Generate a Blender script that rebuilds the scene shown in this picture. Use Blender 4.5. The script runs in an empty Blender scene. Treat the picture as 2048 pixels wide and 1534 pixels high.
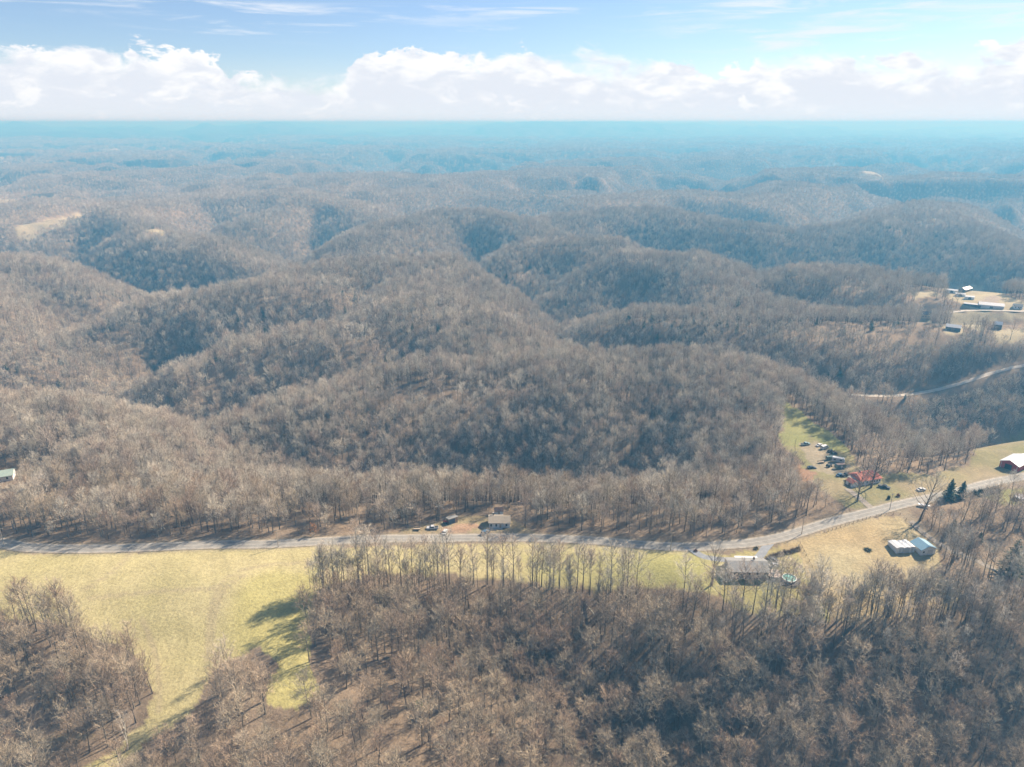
import bpy, bmesh, math, random, time
import numpy as np
T0 = time.time()
sc = bpy.context.scene
COL = sc.collection
R = math.radians

# ------------------------------------------------------------------ camera
CAM_Z, PITCH, FPX = 180.0, 20.2, 1420.0          # drone height over the ridge road, tilt, focal length in px of a 2048 px frame
cd = bpy.data.cameras.new('camera'); cam = bpy.data.objects.new('camera', cd); COL.objects.link(cam)
cam.location = (0, 0, CAM_Z); cam.rotation_euler = (R(90 - PITCH), 0, 0)
cd.sensor_width = 36; cd.lens = 36 * FPX / 2048; cd.clip_start = 1; cd.clip_end = 120000
sc.camera = cam

# ------------------------------------------------------------------ sky, sun, exposure
SUN_AZ, SUN_EL = 55.0, 37.0                       # degrees to the right of the view axis, height
sc.view_settings.view_transform = 'Standard'; sc.view_settings.look = 'None'
sc.view_settings.gamma = 1; sc.view_settings.use_curve_mapping = False
sc.view_settings.exposure = 1.18
W = bpy.data.worlds.new('World'); sc.world = W; W.use_nodes = True

def build_world():
    nt = W.node_tree; nt.nodes.clear(); L = nt.links
    def N(t, **k):
        n = nt.nodes.new(t)
        for a, b in k.items(): setattr(n, a, b)
        return n
    def M(op, a, b=None, c=None, clamp=False):
        n = N('ShaderNodeMath', operation=op); n.use_clamp = clamp
        for i, v in enumerate((a, b, c)):
            if v is None: continue
            if isinstance(v, (int, float)): n.inputs[i].default_value = v
            else: L.new(v, n.inputs[i])
        return n.outputs[0]
    def ramp(v, lo, hi, a=0.0, b=1.0, kind='SMOOTHSTEP'):
        n = N('ShaderNodeMapRange'); n.interpolation_type = kind; n.clamp = True
        L.new(v, n.inputs['Value'])
        for nm, x in (('From Min', lo), ('From Max', hi), ('To Min', a), ('To Max', b)):
            if isinstance(x, (int, float)): n.inputs[nm].default_value = x
            else: L.new(x, n.inputs[nm])
        return n.outputs['Result']
    def noise(x, y, z, scale, detail, rough=0.55, dist=0.0):
        c = N('ShaderNodeCombineXYZ')
        for i, v in enumerate((x, y, z)):
            if isinstance(v, (int, float)): c.inputs[i].default_value = v
            else: L.new(v, c.inputs[i])
        n = N('ShaderNodeTexNoise'); n.inputs['Scale'].default_value = scale; n.inputs['Detail'].default_value = detail
        n.inputs['Roughness'].default_value = rough; n.inputs['Distortion'].default_value = dist
        L.new(c.outputs[0], n.inputs['Vector']); return n.outputs['Fac']
    def mix(f, a, b):
        n = N('ShaderNodeMix', data_type='RGBA'); n.clamp_factor = True
        L.new(f, n.inputs[0])
        for i, v in ((6, a), (7, b)):
            if isinstance(v, tuple): n.inputs[i].default_value = (*v, 1)
            else: L.new(v, n.inputs[i])
        return n.outputs[2]
    sky = N('ShaderNodeTexSky', sky_type='NISHITA'); sky.sun_disc = False
    sky.sun_elevation = R(SUN_EL); sky.sun_rotation = R(SUN_AZ); sky.altitude = 300
    sky.air_density = 1.0; sky.dust_density = 0.15; sky.ozone_density = 3.0
    tc = N('ShaderNodeTexCoord'); sp = N('ShaderNodeSeparateXYZ'); L.new(tc.outputs['Generated'], sp.inputs[0])
    az = M('MULTIPLY', M('ARCTAN2', sp.outputs[0], sp.outputs[1]), 180 / math.pi)     # degrees, + to the right
    el = M('MULTIPLY', M('ARCSINE', sp.outputs[2]), 180 / math.pi)
    # cumulus bank: its top follows a profile over azimuth, roughened by billows
    cr = N('ShaderNodeFloatCurve'); cu = cr.mapping.curves[0]
    prof = SKY_PROFILE
    for i, (a, e) in enumerate(prof):
        x, y = (a + 60) / 120, e / 10
        if i == 0: cu.points[0].location = (x, y)
        elif i == len(prof) - 1: cu.points[-1].location = (x, y)
        else: cu.points.new(x, y)
    cr.mapping.update()
    L.new(M('MULTIPLY_ADD', az, 1 / 120, 0.5, clamp=True), cr.inputs['Value'])
    top = M('MULTIPLY', cr.outputs[0], 10)
    azs = M('MULTIPLY', az, 0.55)
    b1 = noise(azs, el, 3.1, 0.55, 9, 0.58, 0.3)
    b2 = noise(azs, el, 9.7, 1.7, 7, 0.6, 0.2)
    lump = M('ADD', M('MULTIPLY', M('SUBTRACT', b1, 0.5), 5.2), M('MULTIPLY', M('SUBTRACT', b2, 0.5), 0.8))
    depth = M('SUBTRACT', M('ADD', top, lump), el)                 # how far below the cloud's edge
    soft = ramp(noise(azs, el, 21.0, 0.35, 2), 0.38, 0.62, 0.3, 1.7)
    cov = ramp(depth, 0.0, soft)
    # light and shade in the cloud: sunlit tops, lilac grey bellies
    sh = noise(azs, M('MULTIPLY', el, 1.3), 5.5, 0.8, 8, 0.55, 0.4)
    lit = ramp(M('ADD', M('MULTIPLY', depth, -0.16), M('MULTIPLY', M('SUBTRACT', sh, 0.47), 2.1)), -0.42, 0.2)
    puff = ramp(M('ADD', noise(M('MULTIPLY', az, 0.5), M('MULTIPLY', el, 0.9), 40.0, 0.42, 9, 0.6, 0.4), 0.0), 0.60, 0.66)
    ccol = mix(lit, CLOUD_GREY, CLOUD_WHITE)
    ccol = mix(M('MULTIPLY', puff, 0.8), ccol, CLOUD_WHITE)
    # high streaks
    c1 = noise(M('MULTIPLY', az, 0.10), M('MULTIPLY', el, 1.05), 1.7, 1.0, 7, 0.62, 0.5)
    c2 = noise(M('MULTIPLY', az, 0.03), M('MULTIPLY', el, 0.5), 7.7, 1.0, 3)
    cir = M('MULTIPLY', ramp(c1, 0.46, 0.68), ramp(c2, 0.36, 0.55))
    cir = M('MULTIPLY', cir, ramp(el, 3.0, 5.5, 0.25, 0.9))
    low = ramp(el, -1.0, 4.5, 0.5, 0.0, 'LINEAR')                 # whitish air near the ground
    hsv = N('ShaderNodeHueSaturation'); hsv.inputs['Hue'].default_value = SKY_HUE; hsv.inputs['Saturation'].default_value = SKY_SAT; hsv.inputs['Value'].default_value = SKY_VAL
    L.new(sky.outputs[0], hsv.inputs['Color'])
    tint = N('ShaderNodeVectorMath', operation='MULTIPLY'); L.new(hsv.outputs[0], tint.inputs[0]); tint.inputs[1].default_value = SKY_TINT
    s = tint.outputs[0]
    s = mix(low, s, CLOUD_MID)
    s = mix(cir, s, CLOUD_MID)
    s = mix(cov, s, ccol)
    s = mix(ramp(el, -.6, 2.0, .6, 0.0), s, HORIZON)            # clouds melt into the pale air at the horizon
    bg = N('ShaderNodeBackground'); bg.inputs['Strength'].default_value = 0.0565
    L.new(s, bg.inputs['Color'])
    out = N('ShaderNodeOutputWorld'); L.new(bg.outputs[0], out.inputs[0])
SKY_PROFILE = [(-60, 4.0), (-44, 3.4), (-36, 4.1), (-30, 4.7), (-23, 4.3), (-19, 3.6), (-15, 3.3), (-12, 3.7), (-10.5, 5.0), (-6, 5.1),
               (-2, 4.6), (3, 4.9), (9, 4.8), (12, 4.1), (17, 4.0), (23, 4.8), (27, 4.2), (33, 4.7), (38, 5.2), (48, 4.0), (60, 4.4)]
CLOUD_WHITE, CLOUD_GREY, CLOUD_MID = (8.2, 8.2, 8.25), (6.45, 6.75, 7.4), (7.0, 7.4, 8.0)
HORIZON = (7.3, 7.6, 7.9)
SKY_HUE, SKY_SAT, SKY_VAL, SKY_TINT = .5, .95, 1.03, (.89, .93, 1.06)
W.cycles.sampling_method = 'MANUAL'; W.cycles.sample_map_resolution = 512
build_world()
sl = bpy.data.lights.new('sun', 'SUN'); sl.energy = 5.0; sl.angle = R(0.53); sl.color = (1.0, 0.90, 0.74)
so = bpy.data.objects.new('sun', sl); COL.objects.link(so)
so.rotation_euler = (R(90 - SUN_EL), 0, R(180 - SUN_AZ) )
so.location = (300, 200, 400)

cy = sc.cycles
cy.max_bounces = 4; cy.diffuse_bounces = 1; cy.glossy_bounces = 2; cy.transmission_bounces = 3; cy.volume_bounces = 0
cy.transparent_max_bounces = 6; cy.use_adaptive_sampling = False
cy.use_denoising = True; cy.denoiser = 'OPENIMAGEDENOISE'
cy.caustics_reflective = False; cy.caustics_refractive = False

# ------------------------------------------------------------------ small maths
SP, CP = math.sin(R(PITCH)), math.cos(R(PITCH))
def ray(u, v):
    x, y = (u - 1024) / FPX, (767 - v) / FPX
    d = np.array([x, CP + y * SP, -SP + y * CP]); return d
def at_z(u, v, z):
    d = ray(u, v); t = (z - CAM_Z) / d[2]
    return np.array([d[0] * t, d[1] * t])
def sstep(a, b, x):
    t = np.clip((x - a) / (b - a), 0, 1); return t * t * (3 - 2 * t)
_rng = np.random.RandomState(11)
_perm = _rng.permutation(4096); _val = _rng.rand(4096)
def _h(i, j): return _val[_perm[(_perm[i & 4095] + j) & 4095]]
def vnoise(x, y):
    xi, yi = np.floor(x).astype(np.int64), np.floor(y).astype(np.int64)
    fx, fy = x - xi, y - yi
    fx = fx * fx * fx * (fx * (fx * 6 - 15) + 10); fy = fy * fy * fy * (fy * (fy * 6 - 15) + 10)
    a, b, c, d = _h(xi, yi), _h(xi + 1, yi), _h(xi, yi + 1), _h(xi + 1, yi + 1)
    return (a * (1 - fx) + b * fx) * (1 - fy) + (c * (1 - fx) + d * fx) * fy
def fbm(x, y, o=4, g=0.5):
    s, a, n = 0, 1, 0
    for k in range(o):
        s = s + a * vnoise(x * 2 ** k + 17.3 * k, y * 2 ** k - 9.1 * k); n += a; a *= g
    return s / n                                                       # 0..1
def seg_dist(x, y, P):
    """distance to a polyline and its interpolated third value"""
    best = np.full(x.shape, 1e9); val = np.zeros(x.shape)
    for (ax, ay, az), (bx, by, bz) in zip(P[:-1], P[1:]):
        dx, dy = bx - ax, by - ay; l2 = dx * dx + dy * dy + 1e-9
        t = np.clip(((x - ax) * dx + (y - ay) * dy) / l2, 0, 1)
        d = (x - ax - t * dx) ** 2 + (y - ay - t * dy) ** 2
        m = d < best; best = np.where(m, d, best); val = np.where(m, az + t * (bz - az), val)
    return np.sqrt(best), val
def in_poly(x, y, P):
    c = np.zeros(x.shape, bool); n = len(P)
    for i in range(n):
        (x1, y1), (x2, y2) = P[i], P[i - 1]
        if y1 == y2: continue
        c ^= ((y1 > y) != (y2 > y)) & (x < (x2 - x1) * (y - y1) / (y2 - y1) + x1)
    return c

# ------------------------------------------------------------------ terrain: crest lines of the hills, (u, v, ground height); canopy 16 m over them
CAN = 16.0
def crest(pts, open_=False):
    out = []
    for p in pts:
        u, v, z = p[:3]; o = open_ if len(p) < 4 else p[3]
        q = at_z(u, v, z + (0 if o else CAN)); out.append((q[0], q[1], z))
    return out
def wl(pts): return [tuple(map(float, p)) for p in pts]
# (polyline, half width of the flat top, rounding, slope)
RIDGES = [
 (crest([(-500, 1085, 1), (0, 1086, 0), (420, 1096, 0), (650, 1086, 0), (900, 1072, 0), (1200, 1080, 0), (1400, 1088, 0), (1560, 1075, 0), (1660, 1042, 0), (1800, 1012, 0), (1950, 972, 1), (2150, 935, 2), (2600, 860, 2)], True), 24, 24, .68),
 (crest([(-500, 1130, 0), (100, 1150, 0), (420, 1170, -1), (430, 1300, -3), (330, 1420, -7), (230, 1534, -12)], True), 20, 40, .42),
 (crest([(560, 1160, -1), (640, 1300, -4), (740, 1440, -9), (800, 1600, -15)], True), 12, 30, .40),
 (crest([(1480, 1130, 0), (1750, 1110, 0), (1950, 1100, -1), (2200, 1080, -2)], True), 26, 24, .66),
 (wl([(20, 70, -34), (120, 72, -30), (320, 95, -26)]), 10, 30, .42),
 # left plateau and spur
 (crest([(50, 1085, 0, True), (10, 960, 0, True), (-60, 835, 0)]), 40, 40, .5),
 (crest([(-400, 830, 0), (-60, 832, 0), (90, 843, -5), (230, 885, -15), (345, 945, -32)]), 14, 35, .55),
 # the grassy strip ridge and its bow to the left
 (crest([(1770, 1000, 0, True), (1640, 905, 0, True), (1590, 830, -2, True), (1500, 745, -3), (1400, 710, -5), (1250, 720, -9), (1130, 742, -12)]), 20, 35, .60),
 (crest([(1130, 742, -12), (1000, 740, -10), (860, 722, -8), (760, 742, -11), (680, 765, -15), (600, 792, -22), (520, 832, -32), (430, 885, -48)]), 10, 35, .58),
 (crest([(1130, 742, -12), (1024, 668, -8), (940, 625, -5), (860, 597, -3), (850, 550, -3), (862, 514, 0), (710, 516, 1), (600, 543, -6), (530, 562, -9)]), 24, 40, .58),
 (crest([(862, 514, 0), (930, 545, -12), (990, 590, -28), (1050, 650, -50)]), 6, 35, .55),
 (crest([(860, 597, -3), (700, 640, -8), (600, 650, -12), (500, 668, -18), (400, 712, -32), (330, 752, -48)]), 6, 30, .58),
 (crest([(640, 555, -5), (520, 570, -8), (420, 571, -10), (300, 585, -15), (215, 628, -26), (150, 692, -46)]), 8, 32, .55),
 # left hill
 (crest([(-500, 480, 8), (-200, 500, 4), (0, 507, 0), (80, 525, -5), (160, 560, -15), (235, 595, -32)]), 8, 45, .5),
 (crest([(-100, 515, 2), (-60, 600, -5), (-20, 680, -20), (40, 742, -42)]), 14, 40, .5),
 # right: far side of the side valley, farm plateau
 (crest([(1180, 642, -42), (1230, 622, -22), (1304, 611, -9), (1424, 614, -5), (1624, 640, -3), (1800, 650, 0, True), (1950, 660, 0, True), (2300, 660, 2, True)]), 12, 35, .55),
 (crest([(1150, 562, -38), (1180, 530, -22), (1254, 498, -5), (1384, 511, -5), (1460, 533, -12), (1525, 556, -22)]), 8, 40, .5),
 (crest([(1384, 511, -5), (1480, 575, -8), (1560, 600, -8), (1640, 620, -4)]), 8, 40, .5),
 (crest([(1560, 552, -18), (1660, 531, -3), (1760, 545, 0), (1900, 590, 2, True), (2040, 600, 3, True), (2300, 590, 3, True)]), 30, 45, .45),
 (crest([(1020, 510, -25), (1074, 479, -10), (1150, 474, -5), (1224, 470, -6), (1310, 500, -22)]), 8, 40, .5),
 # the row behind
 (crest([(630, 518, -50), (700, 482, -24), (780, 441, -6), (880, 418, 0), (960, 415, 0), (1040, 432, -9), (1100, 465, -25)]), 10, 50, .5),
 (crest([(1060, 458, -30), (1130, 432, -16), (1200, 416, -8), (1310, 409, 0), (1400, 429, -11), (1480, 449, -24), (1570, 468, -38)]), 10, 55, .45),
 (crest([(1570, 468, -38), (1650, 452, -24), (1750, 436, -11), (1850, 405, 0), (1980, 372, 5), (2200, 345, 8)]), 10, 60, .42),
 (crest([(1850, 405, 0), (1960, 460, -14), (2100, 500, -20)]), 10, 60, .42),
 (crest([(430, 468, -50), (520, 426, -24), (620, 384, 0), (700, 400, -9), (770, 432, -28)]), 8, 50, .5),
 (crest([(620, 384, 0), (560, 372, 0), (420, 372, -2)]), 10, 50, .5),
 (crest([(35, 508, -62), (120, 455, -32), (215, 409, 0), (262, 426, -6), (330, 466, -12), (430, 470, -10), (520, 522, -38), (575, 548, -58)]), 8, 45, .52),
 (crest([(215, 409, 0), (300, 392, -3), (380, 380, -4), (480, 382, -6)]), 8, 50, .5),
 (crest([(-300, 405, 4), (0, 398, 0), (130, 380, 0), (210, 372, -5)]), 20, 60, .45),
 (crest([(30, 440, -25), (110, 432, -20), (170, 420, -18)]), 30, 60, .40),
 (crest([(170, 372, -6), (330, 352, 0), (470, 345, 2), (590, 352, 0), (760, 370, -14)]), 20, 60, .45),
 (crest([(1180, 395, -10), (1330, 372, 0), (1450, 380, -8), (1540, 400, -25)]), 10, 60, .45),
 (crest([(1530, 395, -25), (1600, 360, 0), (1700, 352, 4), (1800, 372, -10)]), 10, 60, .45),
]
def far_field(x, y):
    s = 1 / 900.0
    wx = (fbm(x * s * .8 + 3, y * s * .8, 3) - .5) * 1.3; wy = (fbm(x * s * .8 - 40, y * s * .8 + 9, 3) - .5) * 1.3
    n1 = fbm(x * s + wx, y * s + wy, 4, .48)
    r = 1 - np.abs(2 * n1 - 1) * 2.6
    n2 = fbm(x * s * 2.3 + wy + 31, y * s * 2.3 + wx, 3); r2 = 1 - np.abs(2 * n2 - 1) * 2.2
    h = -165 + 158 * sstep(-.55, 1.0, r) + 52 * (r2 - .3)
    return np.minimum(h, 12 + (h - 12) * .3) + fbm(x / 5200 + 7, y / 5200, 2) * 60 - 32
def height(x, y):
    rr = np.hypot(x, y)
    k = 1 / 7.0
    wa = np.clip((rr - 330) / 300, 0, 1) * 26
    wx = x + (fbm(x / 130, y / 130, 3) - .5) * wa; wy = y + (fbm(x / 130 + 50, y / 130 - 20, 3) - .5) * wa
    floor = -100 - 14 * sstep(500, 1400, rr) - 14 * fbm(x / 400, y / 400, 2)
    floor = np.maximum(floor, -62 - 70 * sstep(230, 420, rr))
    acc = np.exp(k * np.maximum(floor, -120))
    for P, flat, w, s in RIDGES:
        s = s * (1 + .5 * sstep(290, 420, rr)); w = w * .8
        hb = np.full(x.shape, -160.)
        for a_, b_ in zip(P[:-1], P[1:]):
            d, z = seg_dist(wx, wy, [a_, b_]); d = np.maximum(d - flat, 0)
            hb = np.maximum(hb, z - s * (np.sqrt(d * d + w * w) - w))
        acc += np.exp(k * hb)
    h = np.log(acc) / k
    h = np.minimum(h, 6 + (h - 6) * .3)
    bump = (fbm(x / 170 + 5, y / 170, 4) - .5) * 44 + (fbm(x / 60, y / 60 + 8, 3) - .5) * 10
    h = h + bump * sstep(-4, -30, h) * sstep(250, 420, rr)
    h = h + (fbm(x / 40, y / 40, 3) - .5) * 1.2
    m = sstep(1750, 2500, rr + (fbm(x / 500, y / 500, 2) - .5) * 500)
    hf = far_field(x, y)
    h = h * (1 - m) + hf * m
    azd = np.degrees(np.arctan2(x, y))
    rise = 110 * np.exp(-((azd + 17) / 4) ** 2) + 190 * np.exp(-((azd - 5) / 9) ** 2) + 90 * np.exp(-((azd + 33) / 5) ** 2) + 30 + (fbm(azd / 2.2 + 40, rr / 5000, 4) - .5) * 240
    return np.where(rr > 9000, np.minimum(h + sstep(9000, 15000, rr) * rise, 198), h)

NA, NR = 500, 840
AZ0, AZ1, R0_, R1_ = -52.0, 52.0, 60.0, 46000.0
gaz = np.radians(np.linspace(AZ0, AZ1, NA)); glr = np.linspace(math.log(R0_), math.log(R1_), NR)
GA, GR = np.meshgrid(gaz, np.exp(glr))
GX, GY = GR * np.sin(GA), GR * np.cos(GA)
GZ = height(GX.ravel(), GY.ravel()).reshape(GX.shape)
def ground(x, y):
    x, y = np.asarray(x, float), np.asarray(y, float)
    a = (np.degrees(np.arctan2(x, y)) - AZ0) / (AZ1 - AZ0) * (NA - 1)
    r = (np.log(np.hypot(x, y)) - glr[0]) / (glr[-1] - glr[0]) * (NR - 1)
    a = np.clip(a, 0, NA - 1.001); r = np.clip(r, 0, NR - 1.001)
    i, j = r.astype(int), a.astype(int); fr, fa = r - i, a - j
    return (GZ[i, j] * (1 - fr) + GZ[i + 1, j] * fr) * (1 - fa) + (GZ[i, j + 1] * (1 - fr) + GZ[i + 1, j + 1] * fr) * fa
def pick(u, v):
    """the spot of ground seen at a pixel of the photograph"""
    d = ray(u, v); d = d / np.linalg.norm(d)
    t = np.exp(np.linspace(math.log(80), math.log(45000), 2600))
    x, y, z = d[0] * t, d[1] * t, CAM_Z + d[2] * t
    g = z - ground(x, y); k = np.argmax(g < 0)
    if k == 0: k = len(t) - 1
    a, b = g[k - 1], g[k]; f = a / (a - b + 1e-9)
    tt = t[k - 1] + (t[k] - t[k - 1]) * f
    return np.array([d[0] * tt, d[1] * tt])
def pickz(u, v):
    p = pick(u, v); return np.array([p[0], p[1], float(ground(p[0], p[1]))])
def spline(P, step=4.0):
    P = [np.array(p, float) for p in P]; P = [2 * P[0] - P[1]] + P + [2 * P[-1] - P[-2]]
    out = []
    for i in range(1, len(P) - 2):
        p0, p1, p2, p3 = P[i - 1:i + 3]; n = max(2, int(np.linalg.norm(p2 - p1) / step))
        for k in range(n):
            t = k / n
            out.append(.5 * (2 * p1 + (p2 - p0) * t + (2 * p0 - 5 * p1 + 4 * p2 - p3) * t * t + (3 * p1 - p0 - 3 * p2 + p3) * t ** 3))
    out.append(P[-2]); return np.array(out)
def smooth(z, n):
    k = np.ones(2 * n + 1) / (2 * n + 1); return np.convolve(np.pad(z, n, 'edge'), k, 'valid')

# ------------------------------------------------------------------ roads: laid out on the ground, then the ground is graded to them
def lane(px, width, nsm=8, step=4.0):
    P = spline([pick(u, v) for u, v in px], step); z = smooth(ground(P[:, 0], P[:, 1]), nsm)
    return np.column_stack([P, z]), width
ROADS = {}
ROADS['road'] = lane([(-420, 1056), (-120, 1074), (0, 1086), (60, 1095), (200, 1097), (420, 1090), (560, 1086), (800, 1079), (1000, 1076), (1150, 1081), (1340, 1089), (1460, 1089),
                      (1540, 1080), (1600, 1064), (1660, 1045), (1740, 1024), (1810, 1006), (1900, 985), (1980, 968), (2048, 953), (2200, 925)], 5.3)
ROADS['side_road'] = lane([(1792, 1012), (1812, 1028), (1836, 1050), (1876, 1080), (1930, 1110), (1990, 1142), (2060, 1178), (2160, 1220)], 3.0)
ROADS['driveway'] = lane([(1378, 1091), (1392, 1102), (1410, 1112), (1450, 1119), (1500, 1121), (1520, 1112), (1528, 1100), (1540, 1086)], 3.6, 4, 2.0)
ROADS['farm_drive'] = lane([(1752, 1021), (1736, 1010), (1722, 998), (1706, 986), (1694, 978)], 3.4, 3, 2.0)
ROADS['valley_road'] = lane([(1640, 782), (1700, 787), (1760, 793), (1830, 790), (1900, 776), (1950, 757), (2000, 738), (2060, 728), (2200, 700)], 5.0)
ROADS['farm_lane'] = lane([(1880, 632), (1905, 622), (1950, 619), (2010, 621), (2060, 622), (2150, 622)], 6.5)
def grade(P, w, reach):
    global GZ
    m = (GX > P[:, 0].min() - 40) & (GX < P[:, 0].max() + 40) & (GY > P[:, 1].min() - 40) & (GY < P[:, 1].max() + 40)
    d, z = seg_dist(GX[m], GY[m], [tuple(p) for p in P])
    f = 1 - sstep(w * .5 + 1.5, w * .5 + reach, d)
    GZ[m] = GZ[m] * (1 - f) + (z - .05) * f
for nm in ('driveway', 'farm_drive', 'side_road', 'farm_lane', 'valley_road', 'road'): grade(*ROADS[nm], 14 if nm in ('road', 'valley_road') else 6)
for nm in ('driveway', 'farm_drive', 'side_road'):            # the drives meet the road's graded ground
    P = ROADS[nm][0]; P[:, 2] = smooth(ground(P[:, 0], P[:, 1]), 2) + .05

# ------------------------------------------------------------------ land cover (polygons read from the photograph, on the ground)
def poly(px): return [tuple(pick(u, v)) for u, v in px]
FIELD = poly([(-200, 1080), (-60, 1090), (0, 1096), (60, 1103), (300, 1102), (640, 1092), (1000, 1085), (1200, 1090), (1385, 1096), (1480, 1112), (1452, 1190), (1400, 1190), (1330, 1172), (1200, 1182), (1050, 1165), (900, 1150), (760, 1146),
              (690, 1160), (628, 1192), (612, 1260), (622, 1330), (640, 1385), (590, 1420), (535, 1410), (548, 1330), (520, 1295), (470, 1312), (425, 1345), (405, 1400), (345, 1450), (300, 1490), (262, 1516), (180, 1560), (110, 1560), (225, 1500), (282, 1440), (305, 1390), (290, 1345), (255, 1300), (190, 1268), (90, 1245), (-60, 1240), (-250, 1230)])
TANF = poly([(1470, 1108), (1540, 1098), (1575, 1082), (1650, 1060), (1740, 1033), (1806, 1036), (1840, 1066), (1880, 1100), (1880, 1140), (1930, 1200), (1880, 1240), (1700, 1240), (1600, 1232), (1500, 1222), (1440, 1205), (1445, 1120)])
YARD = poly([(1572, 800), (1590, 815), (1623, 840), (1658, 866), (1699, 896), (1722, 938), (1764, 946), (1860, 950), (1939, 926), (1985, 891), (2048, 859), (2200, 830), (2200, 915), (2048, 948), (1950, 970), (1860, 994), (1800, 1008), (1740, 1022), (1694, 1018), (1664, 992), (1634, 974), (1606, 931), (1588, 914), (1553, 884), (1570, 840), (1568, 815)])
HOUSEW = poly([(720, 1080), (790, 1064), (860, 1048), (940, 1034), (1010, 1030), (1050, 1052), (1095, 1075), (900, 1074)])
FARFARM = poly([(1885, 582), (1900, 573), (1965, 571), (2010, 592), (2060, 606), (2150, 606), (2150, 626), (1960, 624), (1925, 612), (1895, 596)])
LAWN = poly([(1955, 990), (2048, 975), (2200, 960), (2200, 1010), (2048, 1010), (1990, 1005)])
FARF = [poly(p) for p in ([(1818, 584), (1872, 582), (1878, 592), (1832, 599)], [(1895, 624), (1950, 623), (2060, 630), (2150, 630), (2150, 642), (1990, 642), (1962, 664), (1925, 652), (1898, 638)], [(1985, 660), (2150, 655), (2150, 684), (1992, 686)], [(1835, 632), (1868, 630), (1870, 645), (1838, 646)], [(1886, 652), (1925, 652), (1928, 670), (1890, 668)], [(28, 472), (90, 441), (172, 422), (166, 440), (110, 460), (60, 482)], [(284, 461), (312, 459), (342, 466), (326, 471)], [(-40, 404), (60, 396), (108, 395), (60, 405), (0, 412)],
        [(478, 352), (592, 354), (586, 361), (490, 358)], [(104, 342), (146, 342), (142, 347), (110, 347)], [(1344, 284), (1410, 284), (1408, 288), (1350, 288)], [(1360, 304), (1378, 304), (1378, 311), (1360, 310)],
        [(1722, 352), (1770, 347), (1764, 354), (1730, 358)], [(1950, 338), (1992, 340), (1985, 345), (1955, 343)], [(1598, 317), (1616, 317), (1612, 321), (1598, 320)], [(1788, 310), (1814, 311), (1808, 315), (1790, 314)], [(1262, 288), (1290, 286), (1288, 291), (1264, 292)],
        [(205, 300), (240, 298), (238, 303), (208, 303)])]
SPARSE = [poly(p) for p in ([(1540, 660), (1650, 648), (1800, 655), (1880, 665), (1900, 700), (1740, 690), (1640, 680)], [(1350, 590), (1400, 583), (1460, 588), (1500, 600), (1400, 604)], [(1660, 575), (1720, 570), (1760, 580), (1700, 590)],
          [(1890, 1060), (2100, 1040), (2150, 1240), (2000, 1270), (1900, 1200)], [(1860, 1000), (1990, 1005), (2000, 1040), (1900, 1050), (1850, 1030)],
          [(610, 1400), (640, 1280), (760, 1330), (1000, 1534), (500, 1534), (560, 1440)], [(0, 1400), (180, 1420), (260, 1500), (240, 1560), (-80, 1560), (-80, 1430)],
          [(760, 800), (900, 770), (1060, 775), (1100, 800), (960, 815), (800, 825)], [(1380, 1200), (1980, 1215), (1980, 1245), (1380, 1235)],
          [(660, 1050), (1300, 1055), (1300, 1075), (660, 1078)], [(1690, 875), (2000, 880), (1900, 950), (1760, 944)])]
TRACKS = [spline([pick(u, v) for u, v in p], 3) for p in ([(414, 1320), (416, 1260), (424, 1210), (440, 1170), (480, 1143), (560, 1128), (640, 1126)], [(424, 1310), (426, 1262), (434, 1215), (449, 1178), (488, 1150)],
          [(318, 1420), (316, 1340), (305, 1290), (285, 1240)], [(180, 1196), (300, 1184), (430, 1176)], [(160, 1185), (215, 1150), (260, 1110)], [(0, 1500), (90, 1480), (180, 1470)])]
def cover(x, y):
    """open ground mask and tree density at x, y"""
    wx = x + (fbm(x / 9, y / 9, 2) - .5) * 7; wy = y + (fbm(x / 9 + 30, y / 9, 2) - .5) * 7
    o = np.zeros(x.shape, bool)
    for P in (FIELD, TANF, YARD, HOUSEW, LAWN): o |= in_poly(wx, wy, P)
    for P in [FARFARM] + FARF: o |= in_poly(x, y, P)
    sp = np.zeros(x.shape, bool)
    for P in SPARSE: sp |= in_poly(wx, wy, P)
    return o, sp

# ------------------------------------------------------------------ materials
def new_mat(name):
    m = bpy.data.materials.new(name); m.use_nodes = True; nt = m.node_tree
    b = nt.nodes['Principled BSDF']; return m, nt, b
def plain(name, col, rough=.7, metal=0.0, noise=0.12, scale=3.0, spec=.3, bump=0.0):
    m, nt, b = new_mat(name)
    b.inputs['Roughness'].default_value = rough; b.inputs['Metallic'].default_value = metal
    b.inputs['Specular IOR Level'].default_value = spec
    tc = nt.nodes.new('ShaderNodeTexCoord'); n = nt.nodes.new('ShaderNodeTexNoise'); n.inputs['Scale'].default_value = scale; n.inputs['Detail'].default_value = 5
    nt.links.new(tc.outputs['Object'], n.inputs['Vector'])
    r = nt.nodes.new('ShaderNodeMapRange'); r.inputs['From Min'].default_value = .3; r.inputs['From Max'].default_value = .7
    r.inputs['To Min'].default_value = 1 - noise; r.inputs['To Max'].default_value = 1 + noise
    nt.links.new(n.outputs['Fac'], r.inputs['Value'])
    v = nt.nodes.new('ShaderNodeVectorMath'); v.operation = 'SCALE'; v.inputs[0].default_value = col
    nt.links.new(r.outputs[0], v.inputs['Scale']); nt.links.new(v.outputs[0], b.inputs['Base Color'])
    if bump:
        bp = nt.nodes.new('ShaderNodeBump'); bp.inputs['Strength'].default_value = bump; bp.inputs['Distance'].default_value = .05
        nt.links.new(n.outputs['Fac'], bp.inputs['Height']); nt.links.new(bp.outputs[0], b.inputs['Normal'])
    return m
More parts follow.
